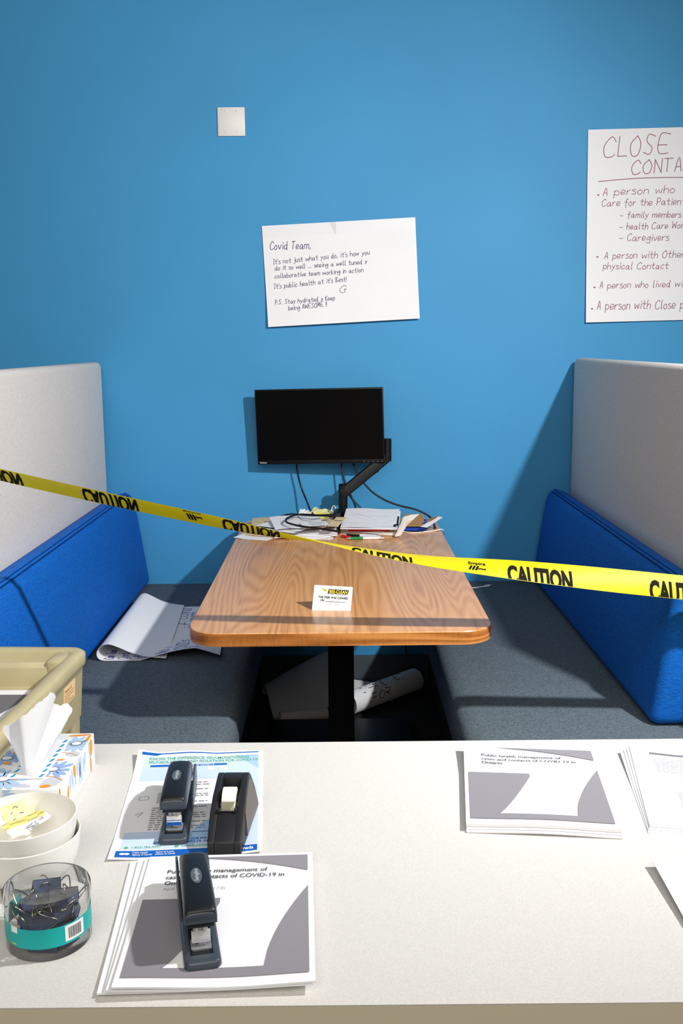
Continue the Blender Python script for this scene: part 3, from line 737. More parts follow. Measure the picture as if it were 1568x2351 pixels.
# ---------------------------------------------------------------- folded tent card
Fl, Fr = Vector((-0.0816, 2.5827, 0.7250)), Vector((0.0162, 2.5662, 0.7250)); Br = Vector((0.0313, 2.6603, 0.7250))
Tl, Tr = Vector((-0.0747, 2.6180, 0.7857)), Vector((0.0286, 2.6060, 0.7817)); Bl = Fl+(Br-Fr)
t = thing('tent_card', 'small white folded cleaning notice card standing on the wooden table', 'card', (Fl.x+.04, 2.62, TZ))
s = Sheet(Tl, Tr-Tl, Fl-Tl, (Tr-Tl).length, (Fl-Tl).length)
s.build('front_leaf', M_PAPER, .0005, 4, 4, parent=t)
w, h = s.w, s.h
back = Sheet(Tr+Vector((0, .0006, 0)), Tl-Tr, Br-Tr, w, (Br-Tr).length)
back.build('back_leaf', M_PAPER, .0005, 4, 4, parent=t)
s.ink('logo_plate', mat('dark_indigo_print', (44, 36, 62), .6, .2), [('poly', [(.385*w, .13*h), (.91*w, .13*h), (.885*w, .31*h), (.36*w, .31*h)])], e=.0003)
s.ink('logo_lettering', mat('yellow_print', (248, 224, 40), .6, .2), [('text', 'BEE-CLEAN', .40*w, .285*h, .13*h/.72, .47*w, .02)], e=.0005)
s.ink('emblem', mat('amber_print', (222, 178, 40), .6, .2), [('poly', [(.21*w, .10*h), (.30*w, .14*h), (.345*w, .19*h), (.31*w, .25*h), (.25*w, .20*h)])], e=.0003)
s.ink('printed_text', mat('card_black_print', (18, 16, 22), .6, .2), [('text', 'BUILDING MAINTENANCE', .37*w, .365*h, .035*h/.72, .48*w), ('text', 'THIS DESK WAS CLEANED', .13*w, .50*h, .085*h/.72, .78*w, .035), ('text', 'ON:', .19*w, .625*h, .085*h/.72, .11*w, .035), ('line', [(.33*w, .63*h), (.84*w, .63*h)], .0011)], e=.0004)
s.ink('handwriting', M_PALEINK, [('hand', 'Aug 19', (.40*w, .615*h), (.66*w, .61*h), .07*h, .0010), ('hand', 'full clean', (.38*w, .75*h), (.70*w, .74*h), .08*h, .0010)], e=.0004)

# ================================================================ caution tape
M_TAPE = bpy.data.materials.new('yellow_barrier_film'); M_TAPE.use_nodes = True
nt = M_TAPE.node_tree; b = nt.nodes['Principled BSDF']; b.inputs['Base Color'].default_value = lin(250, 232, 20); b.inputs['Roughness'].default_value = .5
tr = nt.nodes.new('ShaderNodeBsdfTranslucent'); tr.inputs[0].default_value = lin(240, 214, 6)
mx = nt.nodes.new('ShaderNodeMixShader'); mx.inputs[0].default_value = .38
nt.links.new(b.outputs[0], mx.inputs[1]); nt.links.new(tr.outputs[0], mx.inputs[2]); nt.links.new(mx.outputs[0], nt.nodes['Material Output'].inputs['Surface'])
M_TAPEINK = mat('black_film_print', (20, 18, 10), .75, .15)
XC = [(-.954, 1.168), (-.80, 1.128), (-.65, 1.092), (-.50, 1.057), (-.273, 1.006), (-.12, .973), (0, .949), (.10, .929), (.224, .909), (.433, .886), (.642, .861), (.82, .841), (.934, .829)]
AL = [(-.954, 130), (-.5, 131), (-.27, 128), (-.12, 112), (0, 95), (.10, 85), (.224, 76), (.433, 49), (.642, 30), (.934, 24)]
def interp(T, x):
    for (a, p), (b, q) in zip(T, T[1:]):
        if x <= b: return p+(q-p)*(x-a)/(b-a)
    return T[-1][1]
TW = .060
class Ribbon:
    def p(s, x, v, e=0):
        a = math.radians(sum(interp(AL, x+d) for d in (-.06, -.03, 0, .03, .06))/5); z = sum(interp(XC, min(.934, max(-.954, x+d))) for d in (-.04, 0, .04))/3
        c = v-TW/2; k = .004*(1-(2*v/TW-1)**2)          # slight belly across the film
        n = Vector((0, -math.cos(a), math.sin(a)))
        return Vector((x, 2.335, z)) + Vector((0, math.sin(a), math.cos(a)))*c + n*(e+k)
rb = Ribbon(); mb = MB(); V = []; F = []; NX, NV = 120, 6
for i in range(NX+1):
    x = -.954+1.888*i/NX
    for j in range(NV+1): V.append(rb.p(x, TW*j/NV))
for i in range(NX):
    for j in range(NV): q = i*(NV+1)+j; F.append((q, q+1, q+NV+2, q+NV+1))
mb.add(V, F); tape = mb.build('caution_tape', M_TAPE, loc=(0, 2.335, .949), smooth=60)
tag(tape, 'yellow caution barrier tape with black letters strung across the booth', 'barrier tape')
def tape_text(name, tx, x0, x1, v0, cap, vmin, vmax, bold=.05):
    V, F = text_geo(tx, bold); W = max(x for x, y in V); w0 = min(x for x, y in V)
    bm = bmesh.new(); vs = [bm.verts.new((x0+(x-w0)/(W-w0)*(x1-x0), v0+y*cap/.73, 0)) for x, y in V]
    for f in F:
        try: bm.faces.new([vs[i] for i in f])
        except ValueError: pass
    for lim, n in ((vmin, (0, -1, 0)), (vmax, (0, 1, 0))):
        bmesh.ops.bisect_plane(bm, geom=bm.verts[:]+bm.edges[:]+bm.faces[:], dist=1e-7, plane_co=(0, lim, 0), plane_no=n, clear_outer=True)
    for lim in (.2, .4, .6, .8):
        bmesh.ops.bisect_plane(bm, geom=bm.verts[:]+bm.edges[:]+bm.faces[:], dist=1e-7, plane_co=(0, TW*lim, 0), plane_no=(0, 1, 0))
    bm.verts.index_update(); out = MB()
    for e in (.0005, -.0005):      # printed film: the letters show on both sides
        out.add([rb.p(v.co.x, v.co.y, e) for v in bm.verts], [tuple(v.index for v in f.verts) for f in bm.faces])
    bm.free(); return out.build(name, M_TAPEINK, tape, smooth=0)
pxX = lambda px, zc=2.40: (px-784)*zc/2286
for a, b in ((1162, 1312), (1490, 1640), (806, 944)):
    tape_text('lettering', 'CAUTION', pxX(a, 2.39), pxX(b, 2.39), -.010 if a > 1000 else -.024, .050, .001, TW-.001)
for a, b in ((508, 640), (188, 314), (-80, 50)):
    tape_text('lettering', 'CAUTION', pxX(a, 2.36), pxX(b, 2.36), .012, .062, .001, TW-.001)
tape_text('maker_mark', 'Empire', pxX(1073), pxX(1112), .030, .011, 0, TW, .03)
tape_text('maker_mark', '///~', pxX(1071), pxX(1112), .012, .013, 0, TW, .06)
tape_text('maker_mark', 'MADE IN USA', pxX(421, 2.36), pxX(462, 2.36), .006, .011, 0, TW, .01)
tape_text('maker_mark', '///~', pxX(425, 2.36), pxX(462, 2.36), .026, .022, 0, TW, .06)

# ================================================================ flip-chart sheet rolled over on the left seat
prof = [(.165, .010), (.10, .018), (.05, .032)] + [(.028+.026*-math.sin(a)*1.0, .028+.0265*math.cos(a)) for a in [PI*k/10 for k in range(0, 11)]]
prof = [(.175, .006), (.13, .012), (.09, .024), (.055, .043), (.030, .054), (.014, .050), (.004, .040), (.000, .027), (.004, .014), (.014, .005), (.032, .001), (.08, .0008), (.14, .0006), (.20, .0006), (.26, .0008), (.31, .0008), (.37, .0008)]
prof = [(p.x, p.y) for p in catmull([Vector((a, b, 0)) for a, b in prof], 3)]
def warp(u, v):
    k = max(0, (v-.62)/.38); n = max(0, 1-u*2.2)
    return Vector((.055*(1-u)*(1 if v < .45 else 0)*(1-v/.45 if v < .45 else 0) + .03*k*n, 0, .040*math.sin(min(1, k*1.25)*PI*.5)*n*n*(1-.6*max(0, k-.7)/.3)))
s = Curl((-.785, 3.005, .4515), (.02, 1, 0), (1, 0, 0), (0, 0, 1), .645, prof, warp)
s.build('rolled_flip_chart_sheet', M_PAPER, .0005, 14, 60)
tag(s.o, 'white flip-chart sheet with blue handwriting curled over on the left seat', 'paper')
H = s.h; it = []
fl = H-.37
for u0, v0, u1, v1, tx, cap in ((.015, fl+.06, .11, fl+.05, 'Com Team', .035), (.012, fl+.105, .10, fl+.095, 'Cord *', .03), (.012, fl+.14, .10, fl+.13, 'Covid', .03), (.012, fl+.175, .10, fl+.165, 'Cond', .03), (.02, fl+.225, .12, fl+.215, 'Mo /', .04),
        (.015, fl+.275, .20, fl+.265, "COVID's", .036), (.02, fl+.315, .26, fl+.30, 'MA - counts', .034), (.25, fl+.30, .36, fl+.295, 'unlo', .03), (.40, fl+.215, .62, fl+.205, '2. COVID', .036), (.46, fl+.175, .63, fl+.17, 'CONS, L42', .036), (.52, fl+.135, .63, fl+.13, 'Death Law', .03), (.36, fl+.25, .56, fl+.24, 'i-2. counts', .032)):
    it.append(('hand', tx, (u0, v0), (u1, v1), cap, .003))
s.ink('handwriting', M_BLUEINK, it, e=.0006)

# ================================================================ flip-chart rolls on the floor under the table
def spiral(r, turns, gap=.0035, n=40):
    return [((r-gap*turns*k/n)*math.cos(-PI/2-2*PI*turns*k/n), r+(r-gap*turns*k/n)*math.sin(-PI/2-2*PI*turns*k/n)) for k in range(n+1)]
M_SHADEPAPER = mat('shade_toned_flip_chart_paper', (190, 185, 182), .75, .2)  # white paper, greyed in its colour for the shade under the table
def roll(name, label, a, b, r, m, turns=1.6):
    a, b = Vector(a), Vector(b); U = b-a; U.z = 0; A = Vector((U.y, -U.x, 0)).normalized()
    s = Curl(a, U, A, (0, 0, 1), U.length, spiral(r, turns)); s.build(name, m, .0006, 10, 60); tag(s.o, label, 'paper roll'); return s
s = roll('paper_roll', 'white paper roll with black writing on the floor right of the table column', (.02, 3.68, .001), (.30, 3.96, .001), .048, M_PAPER, 1.3)
hh = s.h
s.ink('handwriting', M_BLACKINK, [('hand', 'I HAVE MET', (.06, .178), (.30, .172), .030, .003), ('hand', 'FOR', (.09, .222), (.19, .218), .030, .003)], e=.0012)
roll('paper_roll', 'narrow dim paper roll on the floor left of the table column', (-.24, 3.61, .001), (-.06, 3.645, .001), .024, M_SHADEPAPER, 1.8)
ar_p = [(.0, .003), (.05, .035), (.11, .085), (.17, .128), (.22, .146), (.26, .140), (.28, .115), (.275, .085)]
s = Curl((-.27, 3.66, .001), (.95, .22, .10), (-.22, .95, 0), (0, 0, 1), .27, [(p.x, p.y) for p in catmull([Vector((a, b, 0)) for a, b in ar_p], 3)], lambda u, v: Vector((0, 0, -.12*(1-u)**1.2*v)))
s.build('loose_flip_chart_sheet', M_SHADEPAPER, .0006, 8, 30); tag(s.o, 'large arched loose sheet on the dark floor left of the table column', 'paper')
s = Sheet((-.27, 3.72, .0012), (1, .05, 0), (.05, -1, 0), .27, .10); s.build('floor_sheet', mat('buff_paper', (196, 176, 150), .8), .0006); tag(s.o, 'flat buff sheet on the floor in front of the narrow roll', 'paper')
s = Sheet((.0, 4.035, .0012), (1, 0, 0), (0, -1, 0), .2, .20, lambda u, v: .03*(1-u)); s.build('floor_sheet', M_PAPER, .0006); tag(s.o, 'white sheet on the floor behind the roll with black writing', 'paper')
# ================================================================ plastic utility cart beside the desk's left end
M_CART = mat('beige_moulded_plastic', (190, 178, 140), .5, .4, noise=(14, .05), bump=(300, .15))
t = thing('utility_cart', 'beige moulded plastic utility cart at the left edge behind the tissue box', 'cart')
W, D = .60, .78
rr = lambda i, z, r=.035, dy=0: rrect(-W+i, -i, -D+i, -i-dy, z, max(.006, r-i*.3), 5)
MB().loft([rr(.014, .60), rr(.007, .702), rr(.006, .714), rr(.001, .719), rr(0, .728), rr(0, .744), rr(.006, .75), rr(.026, .75), rr(.033, .744), rr(.040, .69)]).build('tray', M_CART, t, smooth=50)
lg = MB()
lg.prism([(-.030, .735), (-.034, .722), (-.068, .720), (-.078, .740), (-.092, .741), (-.100, .732), (-.104, .688), (-.030, .688)], -W+.05, -.062, axis='X')
lg.build('end_trough', M_CART, t, bevel=.004, seg=2)
MB().box(-.066, -.030, -.102, -.028, .688, .747).build('trough_end', M_CART, t, bevel=.006, seg=2)
for x0, x1, y0, y1 in ((-.080, -.022, -.075, -.022), (-W+.022, -W+.08, -.075, -.022), (-.080, -.022, -D+.022, -D+.075), (-W+.022, -W+.08, -D+.022, -D+.075)):
    MB().loft([rrect(x0+.008, x1-.008, y0+.008, y1-.008, 0, .008, 3), rrect(x0, x1, y0, y1, .56, .01, 3), rrect(x0-.002, x1+.002, y0, y1, .60, .01, 3)]).build('leg', M_CART, t, smooth=50)
MB().loft([rr(.03, .14), rr(.02, .20), rr(.05, .20), rr(.055, .165)]).build('lower_shelf', M_CART, t, smooth=50)
st = Sheet((-.0062, -.165, .706), (0, 1, 0), (-.07, 0, -1), .075, .042); st.build('sticker', mat('peach_sticker', (250, 214, 160), .6, .2), .0008, 2, 2, parent=t)
st.ink('printed_text', mat('brown_print', (176, 110, 60), .6, .2), [('text', 'Property of', .006, .013, .010, .045)] + textlines(st, .006, .065, .018, .036, 4, .0018, R))
t.location = (-.580, 2.195, 0); t.rotation_euler = (0, 0, math.radians(-3.1))
s = Sheet(Vector((-.845, 2.066, .694)), (1, -.02, 0), (-.02, -1, 0), .216, .30, lambda u, v: .012*max(0, u-.8)*5*(u-.8)*5*.4+.004*v)
s.build('printed_sheet', M_PAPER, .0012, 14, 10); tag(s.o, 'white sheet with a large grey block lying in the beige cart tray', 'paper')
s.ink('printed_graphic', mat('dark_grey_toner', (112, 110, 114), .6, .2), [('band', .01, .185, .030, lambda k: .215 if k < .72 else .215-.185*(k-.72)/.28, 16, 6)])
s.ink('printed_text', M_PALEINK, [('text', 'for', .10, .205, .02, .03)], e=.0006)

# ================================================================ tissue box
def clip(P, x0, x1, y0, y1):
    for ax, lim, sg in ((0, x0, 1), (0, x1, -1), (1, y0, 1), (1, y1, -1)):
        out = []
        for i, a in enumerate(P):
            b = P[(i+1) % len(P)]; ia = (a[ax]-lim)*sg >= 0; ib = (b[ax]-lim)*sg >= 0
            if ia: out.append(a)
            if ia != ib:
                f = (lim-a[ax])/(b[ax]-a[ax]); out.append((a[0]+(b[0]-a[0])*f, a[1]+(b[1]-a[1])*f))
        P = out
        if len(P) < 3: return None
    return P
def ell(u, v, a, b, ang, n=14):
    c, s_ = math.cos(ang), math.sin(ang)
    return [(u+a*math.cos(k*2*PI/n)*c-b*math.sin(k*2*PI/n)*s_, v+a*math.cos(k*2*PI/n)*s_+b*math.sin(k*2*PI/n)*c) for k in range(n)]
BX0, BX1, BY0, BY1, BZ = -.531, -.411, 1.347, 1.556, .800
t = thing('tissue_box', 'flat tissue box with blue daisy and orange print on the desk', 'tissue box', ((BX0+BX1)/2, (BY0+BY1)/2, DZ))
MB().box(BX0, BX1, BY0, BY1, DZ+.0003, BZ).build('carton', mat('coated_white_card', (240, 239, 238), .4, .4), t, bevel=.0012, seg=2)
top = Sheet((BX0, BY1, BZ), (1, 0, 0), (0, -1, 0), BX1-BX0, BY1-BY0)
side = Sheet((BX1, BY0, BZ), (0, 1, 0), (0, 0, -1), BY1-BY0, BZ-DZ)
front = Sheet((BX0, BY0, BZ), (1, 0, 0), (0, 0, -1), BX1-BX0, BZ-DZ)
M_PETAL = mat('pale_blue_print', (176, 206, 238), .5, .3); M_PETAL2 = mat('cornflower_print', (148, 180, 230), .5, .3)
M_ORANGE = mat('orange_print', (246, 150, 24), .5, .3); M_GREYP = mat('light_grey_print', (204, 206, 214), .5, .3); M_WHITEP = mat('white_print', (244, 244, 244), .5, .3)
rt = random.Random(11)
def flower(sh_, cu, cv, Rr, k=13):
    out = []
    for i in range(k):
        a = 2*PI*i/k + rt.uniform(-.1, .1); L = Rr*rt.uniform(.75, 1.1)
        P = clip(ell(cu+math.cos(a)*L*.64, cv+math.sin(a)*L*.64, L*.38, Rr*.125, a), .001, sh_.w-.001, .001, sh_.h-.001)
        if P: out.append(('poly', P))
    return out
def blob(sh_, cu, cv, a, b, ang):
    P = clip(ell(cu, cv, a, b, ang), .001, sh_.w-.001, .001, sh_.h-.001); return [('poly', P)] if P else []
fl_t = [(.028, .175, .042), (.093, .142, .034), (.103, .045, .034), (.010, .10, .034)]
top.ink('grey_print', M_GREYP, blob(top, .103, .185, .014, .02, .3)+blob(top, .075, .158, .012, .008, .2)+blob(top, .02, .09, .014, .01, .4)+blob(top, .108, .085, .012, .009, .2)+blob(top, .075, .03, .012, .008, .1)+blob(top, .058, .196, .02, .006, .2), e=.0003, parent=t)
top.ink('petal_print', M_PETAL, sum([flower(top, *f) for f in (fl_t[0], fl_t[2])], []), e=.0005, parent=t)
top.ink('petal_print', M_PETAL2, sum([flower(top, *f, 11) for f in (fl_t[1], fl_t[3])], []), e=.0006, parent=t)
top.ink('flower_centre_rim', mat('slate_dots', (120, 130, 160), .5), sum([blob(top, u, v, r*.30, r*.27, 0) for u, v, r in fl_t], []), e=.0008, parent=t)
top.ink('flower_centre', M_WHITEP, sum([blob(top, u, v, r*.22, r*.19, 0) for u, v, r in fl_t], []), e=.0010, parent=t)
top.ink('orange_print', M_ORANGE, blob(top, .10, .010, .018, .003, -.15)+blob(top, .088, .108, .014, .003, -.1)+blob(top, .024, .075, .014, .003, -.4)+blob(top, .016, .118, .006, .005, 0)+blob(top, .098, .200, .008, .005, -.2)+[('line', [(.045, .178), (.07, .166), (.10, .168), (.117, .18)], .0014), ('line', [(.078, .078), (.10, .082), (.117, .092)], .0012)]+blob(top, .117, .022, .0035, .012, 0), e=.0007, parent=t)
side.ink('petal_print', M_PETAL, sum([blob(side, u, v, .004, l, rt.uniform(-.15, .15)) for u, v, l in [(.06+.012*i*rt.uniform(.8, 1.2), .012+rt.uniform(0, .012), rt.uniform(.010, .024)) for i in range(11)]], []), e=.0003, parent=t)
side.ink('orange_print', M_ORANGE, blob(side, .003, .016, .006, .018, 0)+blob(side, .045, .034, .004, .018, .2)+blob(side, .085, .010, .006, .012, -.2)+blob(side, .185, .015, .009, .014, .1)+blob(side, .18, .042, .004, .014, 0), e=.0004, parent=t)
front.ink('petal_print', M_PETAL, flower(front, .03, .01, .04), e=.0003, parent=t)
# perforated opening strip
top.ink('opening_strip', M_WHITEP, [('poly', [(.032, .026), (.090, .026), (.090, .176), (.032, .176)])], e=.0012, parent=t)
ds = []
for i in range(8):
    for u in (.040, .062, .082):
        v = .036+.0185*i+(.008 if u == .062 else 0)
        if v < .17: ds.append(('poly', [(u-.003, v+.006), (u+.0005, v-.006), (u+.004, v-.005), (u+.002, v+.005)]))
top.ink('blue_dashes', mat('azure_print', (36, 150, 214), .5, .3), ds, e=.0014, parent=t)
# the pulled-up tissue: a pleated sheet rising from the slit and fanning out
C0 = Vector((-0.4680, 1.3890, 0.8012))
rim = [(-.014, .020, .004), (-.034, .050, -.006), (-.043, .062, -.008), (-.030, .070, .004), (-.016, .078, .008), (-.004, .087, .004), (.008, .094, .001), (.0165, .101, 0), (.022, .092, .004), (.018, .083, .007), (.027, .077, .003), (.036, .075, -.002), (.043, .065, -.006), (.036, .048, -.010), (.026, .030, -.008)]
rimc = catmull([Vector((a, (1.7 if a > -.014 else .7)*abs(a+.014)*.9+c+.30*b, b)) for a, b, c in rim], 4)
V = []; F = []; n = len(rimc); m = 16
for j in range(m+1):
    f = j/m
    for i, q in enumerate(rimc):
        g = i/(n-1); x0 = -.010+.020*g
        fold = .0045*math.sin(g*11+.6)*math.sin(PI*min(1, f*.9))
        V.append(C0 + Vector((x0+(q.x-x0)*f**1.1, .010*(0.5-g)*(1-f) + q.y*f + fold , q.z*f + (.0014*math.sin(i*.9)+.001*math.sin(i*2.3))*f**6)))
for j in range(m):
    for i in range(n-1): F.append((j*n+i, j*n+i+1, (j+1)*n+i+1, (j+1)*n+i))
M_TISSUE = bpy.data.materials.new('soft_tissue'); M_TISSUE.use_nodes = True
nt = M_TISSUE.node_tree; b = nt.nodes['Principled BSDF']; b.inputs['Base Color'].default_value = lin(246, 246, 247); b.inputs['Roughness'].default_value = .95; b.inputs['Specular IOR Level'].default_value = .1
tr = nt.nodes.new('ShaderNodeBsdfTranslucent'); tr.inputs[0].default_value = lin(246, 246, 247); mx = nt.nodes.new('ShaderNodeMixShader'); mx.inputs[0].default_value = .45
nt.links.new(b.outputs[0], mx.inputs[1]); nt.links.new(tr.outputs[0], mx.inputs[2]); nt.links.new(mx.outputs[0], nt.nodes['Material Output'].inputs['Surface'])
ti = mk('tissue', V, F, M_TISSUE, loc=C0, smooth=70); tag(ti, 'white tissue pulled up out of the flower print box', 'tissue')

# ================================================================ white bowls
M_CERAMIC = mat('white_glazed_ceramic', (240, 238, 232), .18, .5)
outer = [(0, .004), (.030, .004), (.031, 0), (.036, 0), (.0380, .004), (.0545, .013), (.0630, .027), (.0670, .043), (.0686, .060), (.0688, .0625)]
inner = [(.0673, .0630), (.0668, .0605), (.0652, .045), (.0607, .0290), (.052, .0160), (.036, .009), (0, .0075)]
def bowl(loc, label):
    o = MB().lathe([(max(r, .0002), z) for r, z in outer+inner], n=64).build('bowl', M_CERAMIC, smooth=50); o.location = loc; return tag(o, label, 'bowl', 'stacked white bowls')
bw = bowl((-.413, 1.204, DZ+.0002), 'lower white bowl of the nested pair, standing on the desk')
b2 = bw.copy(); COL.objects.link(b2); b2.location = (-.417, 1.206, DZ+.0225); b2['label'] = 'upper white bowl of the nested pair, holding yellow paper slips'
def slip(name, label, TL, TR, BL, m, seed, mark=True):
    s = crumple(name, label, 'paper slip', TL, TR, BL, m, .0012, seed)
    if mark: s.ink('pen_mark', M_INK, [('line', [(s.w*.5, s.h*.35), (s.w*.58, s.h*.28), (s.w*.66, s.h*.36)], .0009), ('line', [(s.w*.3, s.h*.62), (s.w*.4, s.h*.6)], .0008)])
    return s
slip('paper_slip', 'yellow slip standing highest at the back of the white bowl', (-0.4535, 1.2227, 0.8320), (-0.4287, 1.2458, 0.8340), (-0.4448, 1.2233, 0.8120), M_YELLOWP, 1)
slip('paper_slip', 'wide yellow slip lying across the middle of the white bowl', (-0.4512, 1.2271, 0.8200), (-0.4181, 1.2509, 0.8240), (-0.4442, 1.2171, 0.8060), mat('cream_yellow_paper', (246, 240, 184), .75, .2), 2)
slip('paper_slip', 'narrow folded yellow slip at the front of the white bowl', (-0.4479, 1.2138, 0.8120), (-0.4008, 1.2394, 0.8220), (-0.4463, 1.2158, 0.8030), mat('butter_paper', (238, 226, 140), .75, .2), 3, False)
s = slip('paper_slip', 'white printed slip at the right side inside the white bowl', (-0.4234, 1.2164, 0.8080), (-0.3985, 1.2460, 0.8150), (-0.4176, 1.2218, 0.7990), M_PAPER, 4, False)
s.ink('printed_text', M_MIDINK, textlines(s, .004, s.w*.5, s.h*.3, s.h*.8, 3, .0014, R)); s.ink('red_print', M_RED, [('line', [(s.w*.6, s.h*.5), (s.w*.75, s.h*.52)], .001)])
s = Sheet(Vector((-0.3733, 1.2771, 0.7750)), (.4, .9, 0), (0.2, 0, -1), .006, .014); s.build('tan_tab', M_KRAFT, .001, 2, 2); tag(s.o, 'tiny tan tab peeking out at the right of the white bowls', 'tab')

# ================================================================ tub of binder clips
TC = Vector((-.3465, 1.068, DZ))
M_CLEAR = clear_plastic('clear_tub_plastic')
t = thing('clip_tub', 'clear round plastic tub with a teal label full of binder clips', 'tub', TC)
def skin(prof, n=72):
    mb = MB(); mb.lathe(prof, c=TC, n=n); mb.F = mb.F[:-2]; return mb
skin([(.0480, .057), (.0480, .002), (.0470, .0008)]).build('tub_wall', M_CLEAR, t, smooth=50)
MB().add([TC+Vector((.047*math.cos(2*PI*k/72), .047*math.sin(2*PI*k/72), .0008)) for k in range(72)], [tuple(range(72))]).build('tub_floor', M_CLEAR, t, smooth=0)
skin([(.0498, .046), (.0498, .066), (.0488, .0685), (.0470, .0695), (.0440, .0690), (.0425, .0675), (.0005, .0675)]).build('lid', clear_plastic('clear_lid_plastic', gloss=.4), t, smooth=50)
def arc(r, z0, z1, a0, a1, n=60, th=.0003):
    mb = MB(); V = []; F = []
    for i in range(n+1):
        a = a0+(a1-a0)*i/n
        for rr_, z in ((r, z0), (r, z1), (r-th, z1), (r-th, z0)): V.append((TC.x+rr_*math.cos(a), TC.y+rr_*math.sin(a), TC.z+z))
    for i in range(n):
        for k in range(4): F.append((i*4+k, i*4+(k+1) % 4, i*4+4+(k+1) % 4, i*4+4+k))
    F += [(0, 1, 2, 3), (n*4, n*4+1, n*4+2, n*4+3)]
    return mb.add(V, F)
rad = math.radians
arc(.0487, .0165, .0400, rad(-215), rad(40)).build('teal_label', mat('teal_label_paper', (0, 172, 170), .4, .4), t, smooth=50)
arc(.0491, .0195, .0385, rad(-52), rad(-22), 14).build('barcode_card', mat('barcode_white', (240, 240, 240), .5), t, smooth=50)
bc = MB()
a = -47
for k, wd in enumerate((1, .5, 1, .5, 1.5, .5, .5, 1, .5, 1.2, .5, 1)):
    q = arc(.0494, .0225, .0355, rad(a), rad(a+wd), 2); bc.add(q.V, q.F); a += wd + .9
bc.build('barcode_bars', M_GREYINK, t, smooth=0)
arc(.0491, .0335, .0405, rad(-128), rad(-117), 8).build('white_patch', M_WHITEP, t, smooth=50)
arc(.0490, .0185, .0205, rad(-128), rad(-120), 6).build('lime_mark', mat('lime_print', (190, 206, 60), .5), t, smooth=50)

M_CLIP = mat('slate_blue_steel', (58, 72, 102), .38, .5)
def wire(sgn):
    y0 = .0035*sgn
    return MB().tube([(-.0105, y0*.6, .0175), (-.0100, y0*1.4, .021), (-.0075, y0*2.6, .028), (-.0035, y0*3.6, .0335), (0, y0*3.9, .035), (.0035, y0*3.6, .0335), (.0075, y0*2.6, .028), (.0100, y0*1.4, .021), (.0105, y0*.6, .0175)], .0008, n=6, smooth=3)
clip0 = thing('binder_clip', 'slate binder clip lying on top of the heap, right of centre in the tub', 'binder clip', group='binder clips in the clear tub')
mb = MB()
Tk = .0009
for sg in (1, -1):
    mb.prism([(sg*.0085, 0), (sg*.0012, .0165), (sg*.0022, .0180), (sg*.0006, .0182), (sg*.0002, .0165), (sg*.0074, .0006)], -.016, .016, axis='X')
mb.box(-.016, .016, -.0085, .0085, 0, Tk)
mb.build('body', M_CLIP, clip0, smooth=40)
for sg in (1, -1): wire(sg).build('wire_handle', M_BRASS, clip0, smooth=60)
rc = random.Random(5)
def Tt(x, y, z): return TC+Vector((x, y, z))
clip0.location = Tt(.018, .008, .053); clip0.rotation_euler = (rad(112), 0, rad(12))
dup(clip0, Tt(-.008, .024, .056), (rad(118), rad(6), rad(24)), 'pale slate binder clip standing highest at the back of the tub', 'binder clips in the clear tub')
dup(clip0, Tt(-.019, .004, .050), (rad(122), rad(-10), rad(38)), 'dark blue binder clip on top of the heap at the left of the tub', 'binder clips in the clear tub')
dup(clip0, Tt(.030, -.014, .046), (rad(100), rad(10), rad(-62)), 'binder clip against the right wall of the tub with its wire loops inward', 'binder clips in the clear tub')
low = 'binder clip low in the tub seen through the clear wall around the teal label'
for k in range(14):
    a = 2*PI*k/7+.3; r_ = .026 if k < 9 else .022
    dup(clip0, Tt(r_*math.cos(a), r_*math.sin(a), .005 if k < 7 else .026), (rad(rc.choice((90, -90)))*.1, rad(rc.uniform(-8, 8)), a+PI/2+rc.uniform(-.2, .2)), low, 'binder clips in the clear tub')

# ================================================================ papers on the desk
def letter(name, label, TL, BL, m, w=.216, h=.279, t=.0022, bump=None, nu=26, nv=30, cat='document', group=None):
    TL = Vector(TL); BL = Vector(BL); ay = BL-TL; ay.normalize(); f = Vector((ay.x, ay.y, 0)).normalized(); ax = Vector((-f.y, f.x, 0))
    s = Sheet(TL, ax, ay, w, h, bump); s.build(name, m, t, nu, nv); tag(s.o, label, cat, group); return s
M_TONER = mat('grey_cover_toner', (142, 139, 146), .65, .2)
def cover(s, e=.0012):
    w, h = s.w, s.h
    s.ink('cover_graphic', M_TONER, [
        ('band', .22*w, .97*w, .028*h, lambda k: (.032+.012*k+.125*k**1.9)*h, 16, 3),
        ('band', .03*w, .47*w, .385*h, lambda k: .885*h if k < .44 else (.885-.46*((k-.44)/.56)**1.25)*h, 22, 10),
        ('band', .03*w, .97*w, .885*h, .945*h, 16, 2),
        ('band', .74*w, .97*w, lambda k: (.885-.585*k**.62)*h, .885*h, 16, 8)], e=e)
    s.ink('cover_title', mat('charcoal_print', (92, 90, 98), .6, .2), [('text', 'Public health management of', .13*w, .165*h, .0125, .60*w, .012), ('text', 'cases and contacts of COVID-19 in', .13*w, .215*h, .0125, .70*w, .012), ('text', 'Ontario', .13*w, .265*h, .0125, .155*w, .02)], e=e)
    s.ink('cover_date', M_PALEINK, [('text', 'April 15, 2020 (version 7.0)', .13*w, .31*h, .0085, .36*w)], e=e)
wv = lambda a, ph=0: (lambda u, v: a*v*v*(.5+.5*math.sin(u*5.5+ph)))
g = 'report copies in the front left stack'
letter('report_copy', 'lowest report copy fanned out at the left of the front stapler stack', (-0.2864, 1.2360, 0.7478), (-0.2667, 0.9829, 0.7478), M_PAPER, bump=wv(.003, 2), group=g)
letter('report_copy', 'second report copy up in the front stapler stack', (-0.2756, 1.2350, 0.7508), (-0.2581, 0.9711, 0.7508), M_PAPER, bump=wv(.0028, 1.8), group=g)
